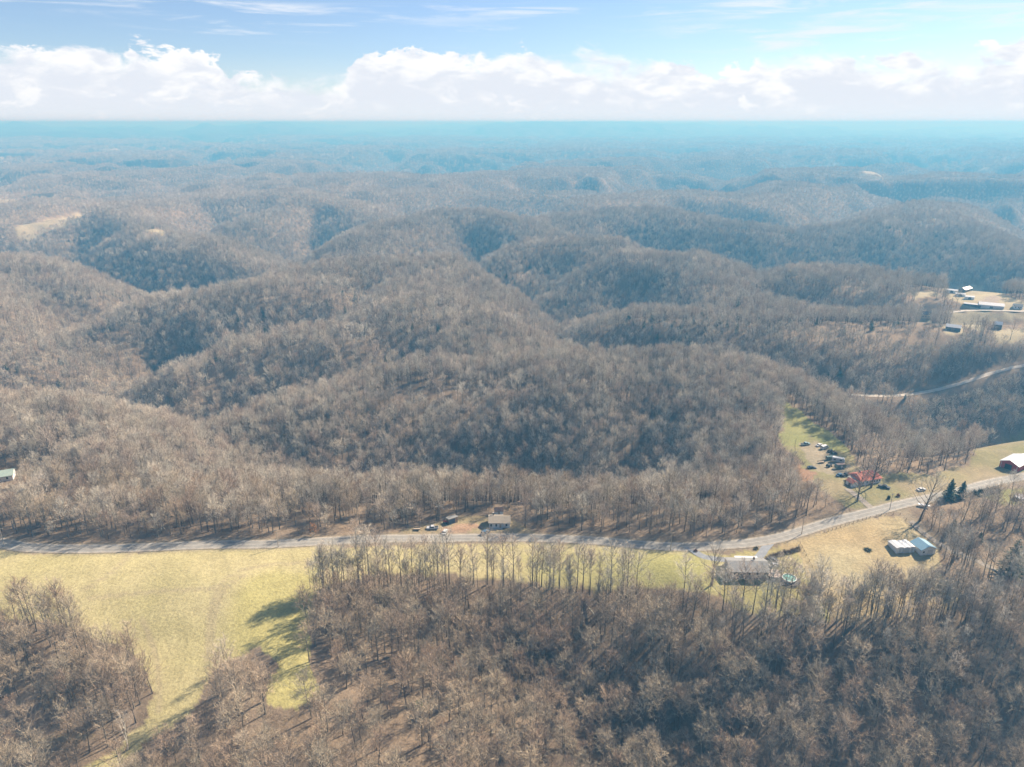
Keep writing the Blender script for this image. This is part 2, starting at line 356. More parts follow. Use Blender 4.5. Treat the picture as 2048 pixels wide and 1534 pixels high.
def bark(name, c0, c1, rough=.9):
    """colour differs from tree to tree and from stand to stand"""
    m, nt, b = new_mat(name); b.inputs['Roughness'].default_value = rough; b.inputs['Specular IOR Level'].default_value = .15
    oi = nt.nodes.new('ShaderNodeObjectInfo')
    n = nt.nodes.new('ShaderNodeTexNoise'); n.inputs['Scale'].default_value = .014; n.inputs['Detail'].default_value = 3
    nt.links.new(oi.outputs['Location'], n.inputs['Vector'])
    a = nt.nodes.new('ShaderNodeMath'); a.operation = 'MULTIPLY_ADD'; a.inputs[1].default_value = .62
    nt.links.new(oi.outputs['Random'], a.inputs[0])
    s = nt.nodes.new('ShaderNodeMath'); s.operation = 'MULTIPLY_ADD'; s.inputs[1].default_value = 1.7; s.inputs[2].default_value = -.66
    nt.links.new(n.outputs['Fac'], s.inputs[0]); nt.links.new(s.outputs[0], a.inputs[2])
    cr = nt.nodes.new('ShaderNodeValToRGB'); e = cr.color_ramp.elements
    e[0].position = 0; e[0].color = (*c0[0], 1); e[1].position = 1; e[1].color = (*c0[-1], 1)
    for i, c in enumerate(c0[1:-1]):
        q = e.new((i + 1) / (len(c0) - 1)); q.color = (*c, 1)
    nt.links.new(a.outputs[0], cr.inputs['Fac'])
    v = nt.nodes.new('ShaderNodeVectorMath'); v.operation = 'MULTIPLY'; v.inputs[1].default_value = c1
    nt.links.new(cr.outputs['Color'], v.inputs[0]); nt.links.new(v.outputs[0], b.inputs['Base Color'])
    return m
TW = [(.27, .225, .175), (.53, .455, .345), (.40, .30, .225), (.46, .415, .335), (.64, .555, .425), (.52, .405, .305), (.76, .685, .555)]
M_TWIG = bark('twigs', TW, (1.0, 1.0, 1.0)); M_TRUNK = bark('bark', TW, (.30, .30, .31))
M_TWIGW = bark('russet_twigs', [(.20, .15, .105), (.42, .33, .225), (.31, .215, .15), (.37, .31, .22), (.52, .415, .28), (.43, .305, .205), (.64, .54, .40)], (1, 1, 1))
M_PALE = plain('sycamore_bark', (.55, .50, .40), .8, noise=.25, scale=.6)
M_PINE = plain('pine_needles', (.045, .075, .035), .8, noise=.4, scale=.7)
M_BRUSH = bark('brush_stems', [(.17, .12, .09), (.26, .19, .14), (.22, .15, .11), (.30, .25, .18)], (1, 1, 1))
M_ASPH = plain('worn_asphalt', (.235, .22, .195), .85, noise=.18, scale=.35)
M_GRAVEL = plain('pale_gravel', (.25, .215, .175), .95, noise=.2, scale=.5)
M_PALEG = plain('pale_dirt', (.42, .38, .32), .95, noise=.2, scale=.3)
M_SHOUL = plain('gravel_shoulder', (.31, .27, .215), .95, noise=.3, scale=.6)
M_DRIVE = plain('blue_grey_gravel', (.225, .235, .25), .9, noise=.15, scale=.5)
M_LINE = plain('road_paint', (.46, .44, .39), .8, noise=.25, scale=.8)

# ------------------------------------------------------------------ terrain sheet
def terrain_colour():
    x, y = GX.ravel(), GY.ravel(); n = x.size
    C = np.zeros((n, 3)); rr = np.hypot(x, y)
    a = fbm(x / 23, y / 23, 4)[:, None]; b = fbm(x / 6 + 3, y / 6, 3)[:, None]; c = fbm(x / 70 + 9, y / 70, 3)[:, None]
    litter = np.array([.245, .185, .130]) * (1 - .5 * c) + np.array([.35, .265, .185]) * .5 * c
    C[:] = litter * (.65 + .7 * b)
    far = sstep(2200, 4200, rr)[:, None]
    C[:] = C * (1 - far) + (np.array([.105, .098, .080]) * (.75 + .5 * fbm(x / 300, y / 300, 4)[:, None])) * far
    near = rr < 5000
    o, sp = cover(x, y)
    C[sp] = (C[sp] * .75 + np.array([.40, .29, .19]) * .25)
    wx = x + (fbm(x / 9, y / 9, 2) - .5) * 5; wy = y + (fbm(x / 9 + 30, y / 9, 2) - .5) * 5
    tan = np.array([.345, .280, .150]); gold = np.array([.42, .37, .16]); green = np.array([.35, .315, .105]); straw = np.array([.53, .45, .235]); lush = np.array([.37, .345, .13])
    m = in_poly(wx, wy, FIELD)
    f = np.clip(a[m] * 1.1 - .05, 0, 1); col = gold * (1 - f) + straw * f
    # greener parts: inside the mown track, and the grass right of the wood
    GP = poly([(400, 1480), (428, 1260), (440, 1190), (480, 1148), (560, 1130), (660, 1126), (690, 1400), (560, 1480), (480, 1450)]); G = in_poly(wx[m], wy[m], GP)
    GP2 = poly([(1000, 1086), (1440, 1090), (1480, 1220), (1300, 1220), (1040, 1190)]); G2 = in_poly(wx[m], wy[m], GP2)
    def edge(P, reach): return sstep(0, reach, seg_dist(wx[m], wy[m], [(a_, b_, 0) for a_, b_ in P + P[:1]])[0])
    g = np.where(G, .62, 0) * edge(GP, 9) + np.where(G2, .8, 0) * edge(GP2, 14) + .25 * sstep(.5, .7, c[m][:, 0]); g = np.clip(g * (.55 + .8 * a[m][:, 0]), 0, 1)[:, None]
    gc = np.where(G2[:, None], lush, green * 1.15)
    col = col * (1 - g) + gc * g
    st = .86 + .28 * fbm((x[m] * .9 + y[m] * .3) / 2.0, (y[m] * .9 - x[m] * .3) / 11, 3)[:, None]
    C[m] = col * 1.12 * (.5 + .5 * st) * (.92 + .16 * b[m])
    m = in_poly(wx, wy, TANF)
    f = np.clip(a[m] * 1.6 - .3, 0, 1); col = np.array([.48, .365, .185]) * (1 - f) + np.array([.47, .40, .225]) * f
    G = in_poly(wx[m], wy[m], poly([(1440, 1100), (1560, 1090), (1600, 1105), (1620, 1170), (1660, 1240), (1440, 1230)]))
    g = (np.where(G, .8, 0) * (.5 + .8 * a[m][:, 0]))[:, None]; g = np.clip(g, 0, 1)
    C[m] = (col * (1 - g) + np.array([.34, .33, .115]) * g) * (.85 + .3 * b[m])
    m = in_poly(wx, wy, YARD)
    f = np.clip(a[m] * 2 - .5, 0, 1); col = np.array([.36, .29, .165]) * (1 - f) + np.array([.27, .255, .11]) * f
    G = in_poly(wx[m], wy[m], poly([(1560, 800), (1600, 815), (1640, 850), (1720, 905), (1660, 900), (1625, 872), (1600, 895), (1550, 890)]))
    col = np.where(G[:, None], np.array([.285, .295, .10]) * .75 + col * .25, col)
    D = in_poly(wx[m], wy[m], poly([(1605, 890), (1640, 885), (1700, 930), (1700, 950), (1640, 945), (1605, 915)]))
    col = np.where(D[:, None], np.array([.40, .33, .235]) * .7 + col * .3, col)
    C[m] = col * (.85 + .3 * b[m])
    D = in_poly(wx, wy, poly([(1598, 930), (1630, 945), (1634, 975), (1622, 972), (1600, 945)])); C[D] = np.array([.36, .225, .14]) * (.7 + .6 * b[D])
    m = in_poly(wx, wy, HOUSEW); C[m] = (np.array([.30, .255, .135]) * a[m] * 1.6 + np.array([.32, .23, .15]) * (1 - a[m])) * (.8 + .4 * b[m]) * .8
    D = in_poly(wx, wy, poly([(880, 1075), (890, 1056), (940, 1046), (960, 1056), (935, 1062), (905, 1076)])); C[D] = np.array([.42, .28, .175]) * (.75 + .5 * b[D])
    m = in_poly(wx, wy, LAWN); C[m] = np.array([.27, .255, .10]) * (.8 + .4 * b[m])
    for P in [FARFARM] + FARF:
        m = in_poly(x, y, P); C[m] = np.array([.47, .40, .24]) * (.85 + .3 * a[m])
    D = in_poly(x, y, poly([(1960, 600), (1985, 590), (2005, 597), (1990, 608), (1965, 610)])); C[D] = np.array([.42, .34, .25])
    # mowing and wheel tracks
    nm = rr < 420
    for t in TRACKS:
        d, _ = seg_dist(x[nm], y[nm], [(p[0], p[1], 0) for p in t])
        w = (1 - sstep(.4, 1.5, d))[:, None] * .6; C[nm] = C[nm] * (1 - w) + np.array([.44, .36, .21]) * w
    # verges: paler worn strip beside the roads
    for nme in ('road', 'side_road'):
        P, w0 = ROADS[nme]; s = rr < 900
        d, _ = seg_dist(x[s], y[s], [tuple(p) for p in P]); w = (1 - sstep(w0 * .5 + .5, w0 * .5 + 3.5, d))[:, None] * .7
        C[s] = C[s] * (1 - w) + np.array([.33, .275, .19]) * w * (.8 + .4 * b[s])  
    open_ = o[:, None]
    C = np.where(open_, C * np.array([.70, .70, .74]), C * .72)
    return np.clip(C, 0, 1)
def grid_mesh(name, X, Y, Z, col):
    nr, na = X.shape; me = bpy.data.meshes.new(name)
    V = np.stack([X, Y, Z], -1).reshape(-1, 3)
    i = np.arange(nr * na).reshape(nr, na)
    F = np.stack([i[:-1, :-1], i[:-1, 1:], i[1:, 1:], i[1:, :-1]], -1).reshape(-1, 4)[:, ::-1]
    me.vertices.add(len(V)); me.vertices.foreach_set('co', V.ravel().astype(np.float32))
    me.loops.add(F.size); me.loops.foreach_set('vertex_index', F.ravel().astype(np.int32))
    me.polygons.add(len(F)); me.polygons.foreach_set('loop_start', np.arange(0, F.size, 4, dtype=np.int32))
    me.polygons.foreach_set('use_smooth', np.ones(len(F), bool))
    me.update()
    at = me.attributes.new('soil', 'FLOAT_COLOR', 'POINT')
    at.data.foreach_set('color', np.column_stack([col, np.ones(len(col))]).astype(np.float32).ravel())
    return me
def soil_material():
    m, nt, b = new_mat('soil_and_grass'); b.inputs['Roughness'].default_value = .95; b.inputs['Specular IOR Level'].default_value = .1
    A = nt.nodes.new('ShaderNodeAttribute'); A.attribute_name = 'soil'
    g = nt.nodes.new('ShaderNodeNewGeometry')
    def nz(s, lo, hi, det=6):
        n = nt.nodes.new('ShaderNodeTexNoise'); n.inputs['Scale'].default_value = s; n.inputs['Detail'].default_value = det; n.inputs['Roughness'].default_value = .65
        nt.links.new(g.outputs['Position'], n.inputs['Vector'])
        r = nt.nodes.new('ShaderNodeMapRange'); r.inputs['From Min'].default_value = .32; r.inputs['From Max'].default_value = .68; r.inputs['To Min'].default_value = lo; r.inputs['To Max'].default_value = hi
        nt.links.new(n.outputs['Fac'], r.inputs['Value']); return n, r.outputs[0]
    n1, r1 = nz(.9, .78, 1.22); n2, r2 = nz(.11, .92, 1.08)
    mm = nt.nodes.new('ShaderNodeMath'); mm.operation = 'MULTIPLY'; nt.links.new(r1, mm.inputs[0]); nt.links.new(r2, mm.inputs[1])
    v = nt.nodes.new('ShaderNodeVectorMath'); v.operation = 'SCALE'; nt.links.new(A.outputs['Color'], v.inputs[0]); nt.links.new(mm.outputs[0], v.inputs['Scale'])
    nt.links.new(v.outputs[0], b.inputs['Base Color'])
    bp = nt.nodes.new('ShaderNodeBump'); bp.inputs['Strength'].default_value = .6; bp.inputs['Distance'].default_value = .5
    nt.links.new(n1.outputs['Fac'], bp.inputs['Height']); nt.links.new(bp.outputs[0], b.inputs['Normal'])
    return m
def tag(o, label=None, cat=None, group=None, kind=None):
    if label: o['label'] = label
    if cat: o['category'] = cat
    if group: o['group'] = group
    if kind: o['kind'] = kind
    return o
def link(name, me, parent=None):
    o = bpy.data.objects.new(name, me); COL.objects.link(o)
    if parent: o.parent = parent
    return o
TCOL = terrain_colour()
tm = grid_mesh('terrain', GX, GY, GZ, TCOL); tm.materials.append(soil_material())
tag(link('terrain', tm), 'rolling wooded hill country with grass fields and leaf litter', 'terrain', kind='structure')

# ------------------------------------------------------------------ road strips, draped 5 cm over the graded ground
def strip(name, P, off, width, lift, mat, parent=None, thick=.0):
    d = np.gradient(P[:, :2], axis=0); d /= np.linalg.norm(d, axis=1)[:, None] + 1e-9; nrm = np.column_stack([d[:, 1], -d[:, 0]])
    cols = [-width / 2, -width / 4, 0, width / 4, width / 2]
    V = []
    for i, p in enumerate(P):
        for c in cols:
            q = p[:2] + nrm[i] * (off + c); V.append((q[0], q[1], p[2] + lift))
    k = len(cols); F = [(i * k + j, i * k + j + 1, (i + 1) * k + j + 1, (i + 1) * k + j) for i in range(len(P) - 1) for j in range(k - 1)]
    me = bpy.data.meshes.new(name); me.from_pydata(V, [], F); me.materials.append(mat); me.update()
    return link(name, me, parent)
RL = {'road': 'grey two lane country road with white edge lines along the ridge', 'side_road': 'narrow gravel lane leaving the road past the tan field', 'driveway': 'blue grey gravel drive looping to the grey roofed ranch house',
      'farm_drive': 'short gravel drive to the red roofed house', 'valley_road': 'pale dirt road winding through the wooded side valley', 'farm_lane': 'pale lane curving through the far farm'}
for k_, (P, w) in ROADS.items():
    mat = {'road': M_ASPH, 'driveway': M_DRIVE, 'valley_road': M_PALEG, 'farm_lane': M_PALEG}.get(k_, M_GRAVEL)
    up = {'road': .12, 'side_road': .06, 'driveway': .065, 'farm_drive': .055}.get(k_, .15)
    o = strip(k_, P, 0, w, up, mat); tag(o, RL[k_], 'road', kind='structure')
    if k_ == 'road':
        for s_ in (-1, 1): strip('shoulder', P, s_ * 3.0, .9, .085, M_SHOUL, o)
        for s_ in (-1, 1): strip('edge_line', P, s_ * 2.4, .15, .127, M_LINE, o)
        strip('centre_line', P, .0, .13, .127, M_LINE, o)

# ------------------------------------------------------------------ trees
class Geo:
    def __init__(s): s.V = []; s.F = []
    def tube(s, pts, rad, n=4):
        b = len(s.V); pts = [np.array(p, float) for p in pts]
        for i, p in enumerate(pts):
            d = pts[min(i + 1, len(pts) - 1)] - pts[max(i - 1, 0)]; d /= np.linalg.norm(d) + 1e-9
            a = np.cross(d, (0, 0, 1) if abs(d[2]) < .9 else (1, 0, 0)); a /= np.linalg.norm(a); c = np.cross(d, a)
            for k in range(n):
                t = 2 * math.pi * k / n; s.V.append(tuple(p + (a * math.cos(t) + c * math.sin(t)) * rad[i]))
        for i in range(len(pts) - 1):
            for k in range(n):
                s.F.append((b + i * n + k, b + i * n + (k + 1) % n, b + (i + 1) * n + (k + 1) % n, b + (i + 1) * n + k))
    def blade(s, p, q, w, rs):
        """a thin twig: a sliver that narrows to its tip"""
        p, q = np.array(p, float), np.array(q, float); d = q - p
        a = np.cross(d, rs.randn(3) * .5 + np.array([0, 0, 1.])); a /= np.linalg.norm(a) + 1e-9
        b = len(s.V); s.V += [tuple(p - a * w * .5), tuple(p + a * w * .5), tuple(q)]; s.F.append((b, b + 1, b + 2))
    def mesh(s, name, mat):
        me = bpy.data.meshes.new(name); me.from_pydata(s.V, [], s.F); me.materials.append(mat); me.update(); return me
def unit(v): return v / (np.linalg.norm(v) + 1e-9)
def grow(seed, H=20., spread=.24, base=.42, n1=18, n2=7, n3=9, tw=.056, fork=0.0, trunk_r=.26, sides=5):
    """a bare broadleaf tree: trunk, limbs, branches and a haze of twigs; returns (trunk geometry, crown geometry)"""
    rs = np.random.RandomState(seed); T, C = Geo(), Geo()
    lean = rs.randn(2) * .035; top = H * .86
    ph = rs.rand(2) * 6
    def axis(t):
        z = t * top
        return np.array([lean[0] * z + .25 * math.sin(t * 5 + ph[0]) * t, lean[1] * z + .25 * math.sin(t * 4 + ph[1]) * t, z])
    ts = np.linspace(0, 1, 7)
    pts = [axis(t) for t in ts]; pts[0][2] -= .8
    T.tube(pts, [trunk_r * (1.25 if i == 0 else 1 - .82 * t) for i, t in enumerate(ts)], sides)
    for i in range(n1):
        t = base + (1 - base) * (i + rs.rand() * .8) / n1; t = min(t, .98)
        p = axis(t); a = i * 2.4 + rs.rand() * .9
        up = .75 + .9 * (t - base) / (1 - base) + rs.randn() * .15
        L = H * spread * (1.12 - .62 * ((t - base) / (1 - base)) ** 1.5) * (.75 + .5 * rs.rand())
        d = unit(np.array([math.cos(a), math.sin(a), up]))
        q1 = p + d * L * .5; d2 = unit(d + np.array([0, 0, .35]) + rs.randn(3) * .15); q2 = q1 + d2 * L * .6
        r0 = trunk_r * (.40 - .22 * t)
        T.tube([p, q1, q2], [r0, r0 * .65, .02], 3)
        for j in range(n2):
            f = .25 + .75 * (j + rs.rand()) / n2
            b0 = p + (q1 - p) * min(1, f * 2) if f < .5 else q1 + (q2 - q1) * (f - .5) * 2
            db = unit(d + rs.randn(3) * .62 + np.array([0, 0, .35])); Lb = L * (.30 + .30 * rs.rand()) * (1.25 - .4 * f)
            b1 = b0 + db * Lb
            C.blade(b0, b1, tw * 1.9, rs)
            for k in range(n3):
                g = .2 + .8 * (k + rs.rand()) / n3; c0 = b0 + (b1 - b0) * g
                dc = unit(db + rs.randn(3) * .75 + np.array([0, 0, .25])); C.blade(c0, c0 + dc * (H * .045 + H * .05 * rs.rand()), tw, rs)
    for k in range(n2 * 3):
        c0 = axis(.85 + .15 * rs.rand()); dc = unit(rs.randn(3) * .5 + np.array([0, 0, 1.])); C.blade(c0, c0 + dc * H * (.06 + .08 * rs.rand()), tw * 1.3, rs)
    return T, C
def far_tree(seed, H=19., nb=110, w=.32, crown=4.3, trunks=1):
    rs = np.random.RandomState(seed); G = Geo()
    for t_ in range(trunks):
        ox, oy = (rs.randn(2) * (crown * .9 if trunks > 1 else 0))
        G.blade((ox, oy, -1), (ox, oy, H * .8), .42, rs); G.blade((ox, oy, -1), (ox, oy, H * .8), .42, rs)
        for i in range(nb):
            v = unit(rs.randn(3) + np.array([0, 0, .35])); rad = rs.rand() ** .33
            c = np.array([ox, oy, H * .66]) + v * rad * np.array([crown * .85, crown * .85, H * .27])
            d = unit(v * np.array([1, 1, .7]) + np.array([0, 0, .7]) + rs.randn(3) * .35); L = H * (.09 + .09 * rs.rand())
            G.blade(c - d * L * .4, c + d * L * .6, w * (.7 + .6 * rs.rand()), rs)
    return G
def brush(seed, H=3.2, n=26):
    rs = np.random.RandomState(seed); G = Geo()
    for i in range(n):
        a = rs.rand() * 6.28; r = rs.rand() ** .5 * 1.1; p = np.array([math.cos(a) * r, math.sin(a) * r, -.2]); d = unit(np.array([math.cos(a) * .5, math.sin(a) * .5, 1]) + rs.randn(3) * .25)
        q = p + d * H * (.5 + .6 * rs.rand()); G.blade(p, q, .07, rs)
        for k in range(5):
            c = p + (q - p) * (.3 + .7 * rs.rand()); G.blade(c, c + unit(d + rs.randn(3) * .7) * H * .3, .05, rs)
    return G
def conifer(seed, H=9., rad=2.2, tiers=15, per=16, w=.5):
    rs = np.random.RandomState(seed); T, C = Geo(), Geo()
    T.tube([(0, 0, -.5), (0, 0, H * .5), (0, 0, H * .97)], [H * .018, H * .012, .02], 5)
    for i in range(tiers):
        t = i / (tiers - 1); z = H * (.08 + .88 * t); r = rad * (1 - t) ** .8 * (.8 + .35 * rs.rand()) + .15
        for k in range(per):
            a = 6.283 * (k + rs.rand()) / per; d = np.array([math.cos(a), math.sin(a), .12 - .35 * rs.rand()])
            p = np.array([0, 0, z]); L = r * (.7 + .45 * rs.rand())
            for g in (.35, .7, 1.0):
                c = p + d * L * g; C.blade(c - d * L * .32 + rs.randn(3) * .1, c + d * L * .12, w, rs)
                e = unit(d + rs.randn(3) * .6); C.blade(c - d * L * .1, c + e * L * .3, w * .8, rs)
    return T, C

def merged(T, C, name):
    me = bpy.data.meshes.new(name); b = len(T.V)
    me.from_pydata(T.V + C.V, [], T.F + [tuple(i + b for i in f) for f in C.F])
    me.materials.append(M_TRUNK); me.materials.append(M_TWIG)
    me.polygons.foreach_set('material_index', np.array([0] * len(T.F) + [1] * len(C.F), np.int32)); me.update(); return me
LIB = bpy.data.collections.new('tree_library')
VAR = {}
def lib(kind, me):
    n = len(LIB.objects); o = bpy.data.objects.new('v%03d' % n, me); LIB.objects.link(o); VAR.setdefault(kind, []).append(n)
NEAR = []
for s_ in range(7):
    H_ = (19, 21, 17.5, 22, 18, 20, 16)[s_]
    T, C = grow(100 + s_, H_, (.25, .27, .31, .24, .29, .27, .33)[s_], (.38, .44, .33, .46, .32, .40, .30)[s_])
    NEAR.append((T.mesh('trunk', M_TRUNK), C.mesh('crown', M_TWIGW))); lib('near', merged(T, C, 'near_tree'))
    me_ = merged(T, C, 'fore_tree'); me_.materials[1] = M_TWIGW; lib('fore', me_)
for s_ in range(6):
    T, C = grow(200 + s_, (19, 21, 18, 20, 17, 22)[s_], .29, .32, 13, 6, 7, .125, sides=3); lib('mid', merged(T, C, 'mid_tree'))
for s_ in range(6):
    lib('far', far_tree(300 + s_).mesh('far_tree', M_TWIG))
for s_ in range(4):
    lib('clump', far_tree(400 + s_, 19, 30, .8, 5.0, 3).mesh('far_clump', M_TWIG))
for k_ in range(4):
    T, C = grow(650 + k_, (22, 24, 20, 23)[k_], (.15, .17, .18, .14)[k_], (.5, .46, .42, .55)[k_], 13, 6, 7, .05, trunk_r=.17); lib('tall', merged(T, C, 'tall_tree'))
for k_ in range(3):
    T, C = conifer(660 + k_, (11, 13, 9)[k_], (2.6, 3.0, 2.4)[k_], 14, 13, .55); me_ = merged(T, C, 'wood_pine'); me_.materials[1] = M_PINE; lib('pine', me_)
for s_ in range(4): lib('brush', brush(500 + s_).mesh('brush', M_BRUSH))

rs = np.random.RandomState(5)
def scatter(r0, r1, cell, amin=-44, amax=46):
    xm = r1 * math.sin(R(46)); nx, ny = int(2 * xm / cell), int(r1 / cell)
    X, Y = np.meshgrid((np.arange(nx) - nx / 2) * cell, np.arange(ny) * cell)
    X = (X + (rs.rand(*X.shape)) * cell).ravel(); Y = (Y + rs.rand(ny, nx) * cell).ravel()
    r = np.hypot(X, Y); a = np.degrees(np.arctan2(X, Y))
    edge = rs.rand(len(X)) * .12 + .94
    m = (r > r0 * edge) & (r <= r1 * edge) & (a > amin) & (a < amax); return X[m], Y[m]
CLEAR = []   # (x, y, radius) spots kept free of trees
OPEN_VIEW = [[(1575, 815), (1610, 835), (1690, 893), (1720, 935), (1860, 955), (1985, 897), (2060, 865), (2060, 945), (1800, 1008), (1715, 1010), (1650, 970), (1608, 928), (1556, 885)], [(1440, 1105), (1615, 1098), (1610, 1180), (1450, 1175)],
 [(830, 1046), (900, 1034), (1030, 1026), (1040, 1075), (820, 1075)], [(1890, 576), (1960, 568), (2060, 605), (2060, 626), (1930, 618)], [(1840, 618), (1862, 618), (1862, 638), (1840, 638)], [(1890, 645), (1920, 648), (1920, 664), (1890, 660)], [(1985, 643), (2060, 652), (2060, 672), (1988, 668)], [(1895, 622), (2060, 628), (2060, 638), (1960, 640), (1920, 640)], [(1830, 584), (1872, 582), (1872, 592), (1832, 597)], [(1625, 1062), (1800, 1030), (1885, 1100), (1880, 1135), (1620, 1140)],
 [(-20, 1098), (655, 1094), (606, 1180), (596, 1290), (440, 1292), (425, 1340), (400, 1385), (345, 1440), (290, 1490), (200, 1530), (150, 1530), (255, 1480), (300, 1420), (314, 1340), (296, 1265), (170, 1168), (-20, 1152)], [(690, 1085), (1440, 1095), (1440, 1172), (1200, 1168), (900, 1140), (690, 1120)], [(1820, 782), (1950, 752), (2060, 722), (2060, 735), (1950, 766), (1830, 797)],
 [(-20, 940), (34, 938), (34, 958), (-20, 962)], [(1995, 1062), (2060, 1062), (2060, 1160), (1995, 1160)], [(28, 472), (90, 441), (172, 422), (166, 440), (110, 460), (60, 482)], [(286, 461), (312, 459), (340, 466), (326, 470)]]
def forest_points(r0, r1, cell, kinds, s0, s1, sparse=.35):
    X, Y = scatter(r0, r1, cell); o, sp = cover(X, Y)
    dens = np.where(sp, sparse, 1.0) * np.where(fbm(X / 38 + 77, Y / 38, 3) > .37, 1.0, .7)
    k = ~o & (rs.rand(len(X)) < dens)
    for nm, (P, w) in ROADS.items():
        if r0 > 1200: break
        d, _ = seg_dist(X, Y, [tuple(p) for p in P[::2]]); k &= d > w * .5 + {'road': 4.5, 'valley_road': 3, 'farm_lane': 4}.get(nm, 2.5)
    for cx, cy_, cr_ in CLEAR: k &= np.hypot(X - cx, Y - cy_) > cr_
    X, Y = X[k], Y[k]; n = len(X)
    size = s0 + (s1 - s0) * rs.rand(n)
    size *= .85 + .3 * fbm(X / 45 + 13, Y / 45, 2)
    if r0 < 1200 and kinds[0] != 'brush':                   # no crown stands before the open places that the photograph shows clear
        q = np.column_stack([X, Y, ground(X, Y)]); ok = np.ones(n, bool)
        for f in (.45, .75, .95):
            u_, v_, _ = screen(q, f * 19 * size)
            for P in OPEN_VIEW: ok &= ~in_poly(u_, v_, P)
        X, Y, size = X[ok], Y[ok], size[ok]; n = len(X)
    return np.column_stack([X, Y, ground(X, Y), size, rs.rand(n) * 6.283, np.array([VAR[kinds[i]][j % len(VAR[kinds[i]])] for i, j in zip(rs.randint(0, len(kinds), n), rs.randint(0, 100, n))])])
def screen(p, h=0):
    x, y, z = p[:, 0], p[:, 1], p[:, 2] + h - CAM_Z
    f = y * CP - z * SP; up = y * SP + z * CP
    return 1024 + FPX * x / f, 767 - FPX * up / f, f

# ------------------------------------------------------------------ buildings' spots are cleared first (filled in below), then the woods are planted
for u, v, r_ in [(997, 1052, 9), (998, 1030, 6), (1495, 1150, 16), (12, 962, 14), (1850, 628, 12), (1903, 660, 14), (905, 1045, 6)]:
    p_ = pick(u, v); CLEAR.append((p_[0], p_[1], r_)); CLEAR.append((p_[0] + 11, p_[1] + 8, r_ * .8))
PTS_N = forest_points(110, 620, 4.5, ['near'], .48, 1.02, .42)
PTS_M = forest_points(620, 1650, 5.5, ['mid'], .52, .98)
PTS_F = forest_points(1650, 4200, 8.0, ['far'], .7, 1.1)
PTS_C = forest_points(4200, 9500, 25.0, ['clump'], 1.2, 1.9)
kx_ = {n_: i_ for i_, n_ in enumerate(VAR['near'])}       # the near woods get browner twigs than those on the hills
for r_ in PTS_N:
    if r_[1] < 262 - .12 * abs(r_[0]) or (r_[1] < 330 and rs.rand() < .45): r_[5] = VAR['fore'][kx_[int(r_[5])]]
for Q in (PTS_N, PTS_M):                                   # a scattering of evergreens, in clumps
    e = (fbm(Q[:, 0] / 90 + 200, Q[:, 1] / 90, 3) > .66) & (rs.rand(len(Q)) < .16); e &= np.hypot(Q[:, 0], Q[:, 1]) > 520
    Q[e, 5] = np.array(VAR['pine'])[rs.randint(0, 3, e.sum())]
def fringe(px, n, back):
    P = spline([pick(u, v) for u, v in px], 1.0); i = rs.randint(0, len(P), n); X = P[i, 0] + rs.randn(n) * 3; Y = P[i, 1] - np.abs(rs.randn(n)) * back + 1
    return np.column_stack([X, Y, ground(X, Y), .6 + .5 * rs.rand(n), rs.rand(n) * 6.28, np.array(VAR['tall'])[rs.randint(0, 4, n)]])
FRINGE = np.vstack([fringe([(640, 1185), (720, 1166), (900, 1168), (1060, 1175), (1180, 1192), (1290, 1195)], 90, 5), fringe([(1360, 1218), (1500, 1228), (1640, 1236), (1800, 1240), (1990, 1244)], 85, 9), fringe([(1880, 1110), (1960, 1150), (2060, 1200)], 30, 6)])
fu, fv, _ = screen(FRINGE, 15); FRINGE = FRINGE[~(in_poly(fu, fv, OPEN_VIEW[1]) & (rs.rand(len(fu)) < .85))]
# the nearest 300 trees in view become objects of their own; the rest are one wood
su, sv, sf = screen(PTS_N, 10)
inv = (su > -30) & (su < 2078) & (sv < 1560)
du = np.where(inv, np.hypot(np.hypot(PTS_N[:, 0], PTS_N[:, 1]), PTS_N[:, 2] - CAM_Z), 1e9)
N_OWN = 205
own = np.zeros(len(PTS_N), bool); own[np.argsort(du)[:N_OWN]] = True
OWN = PTS_N[own]; PTS_N = PTS_N[~own]

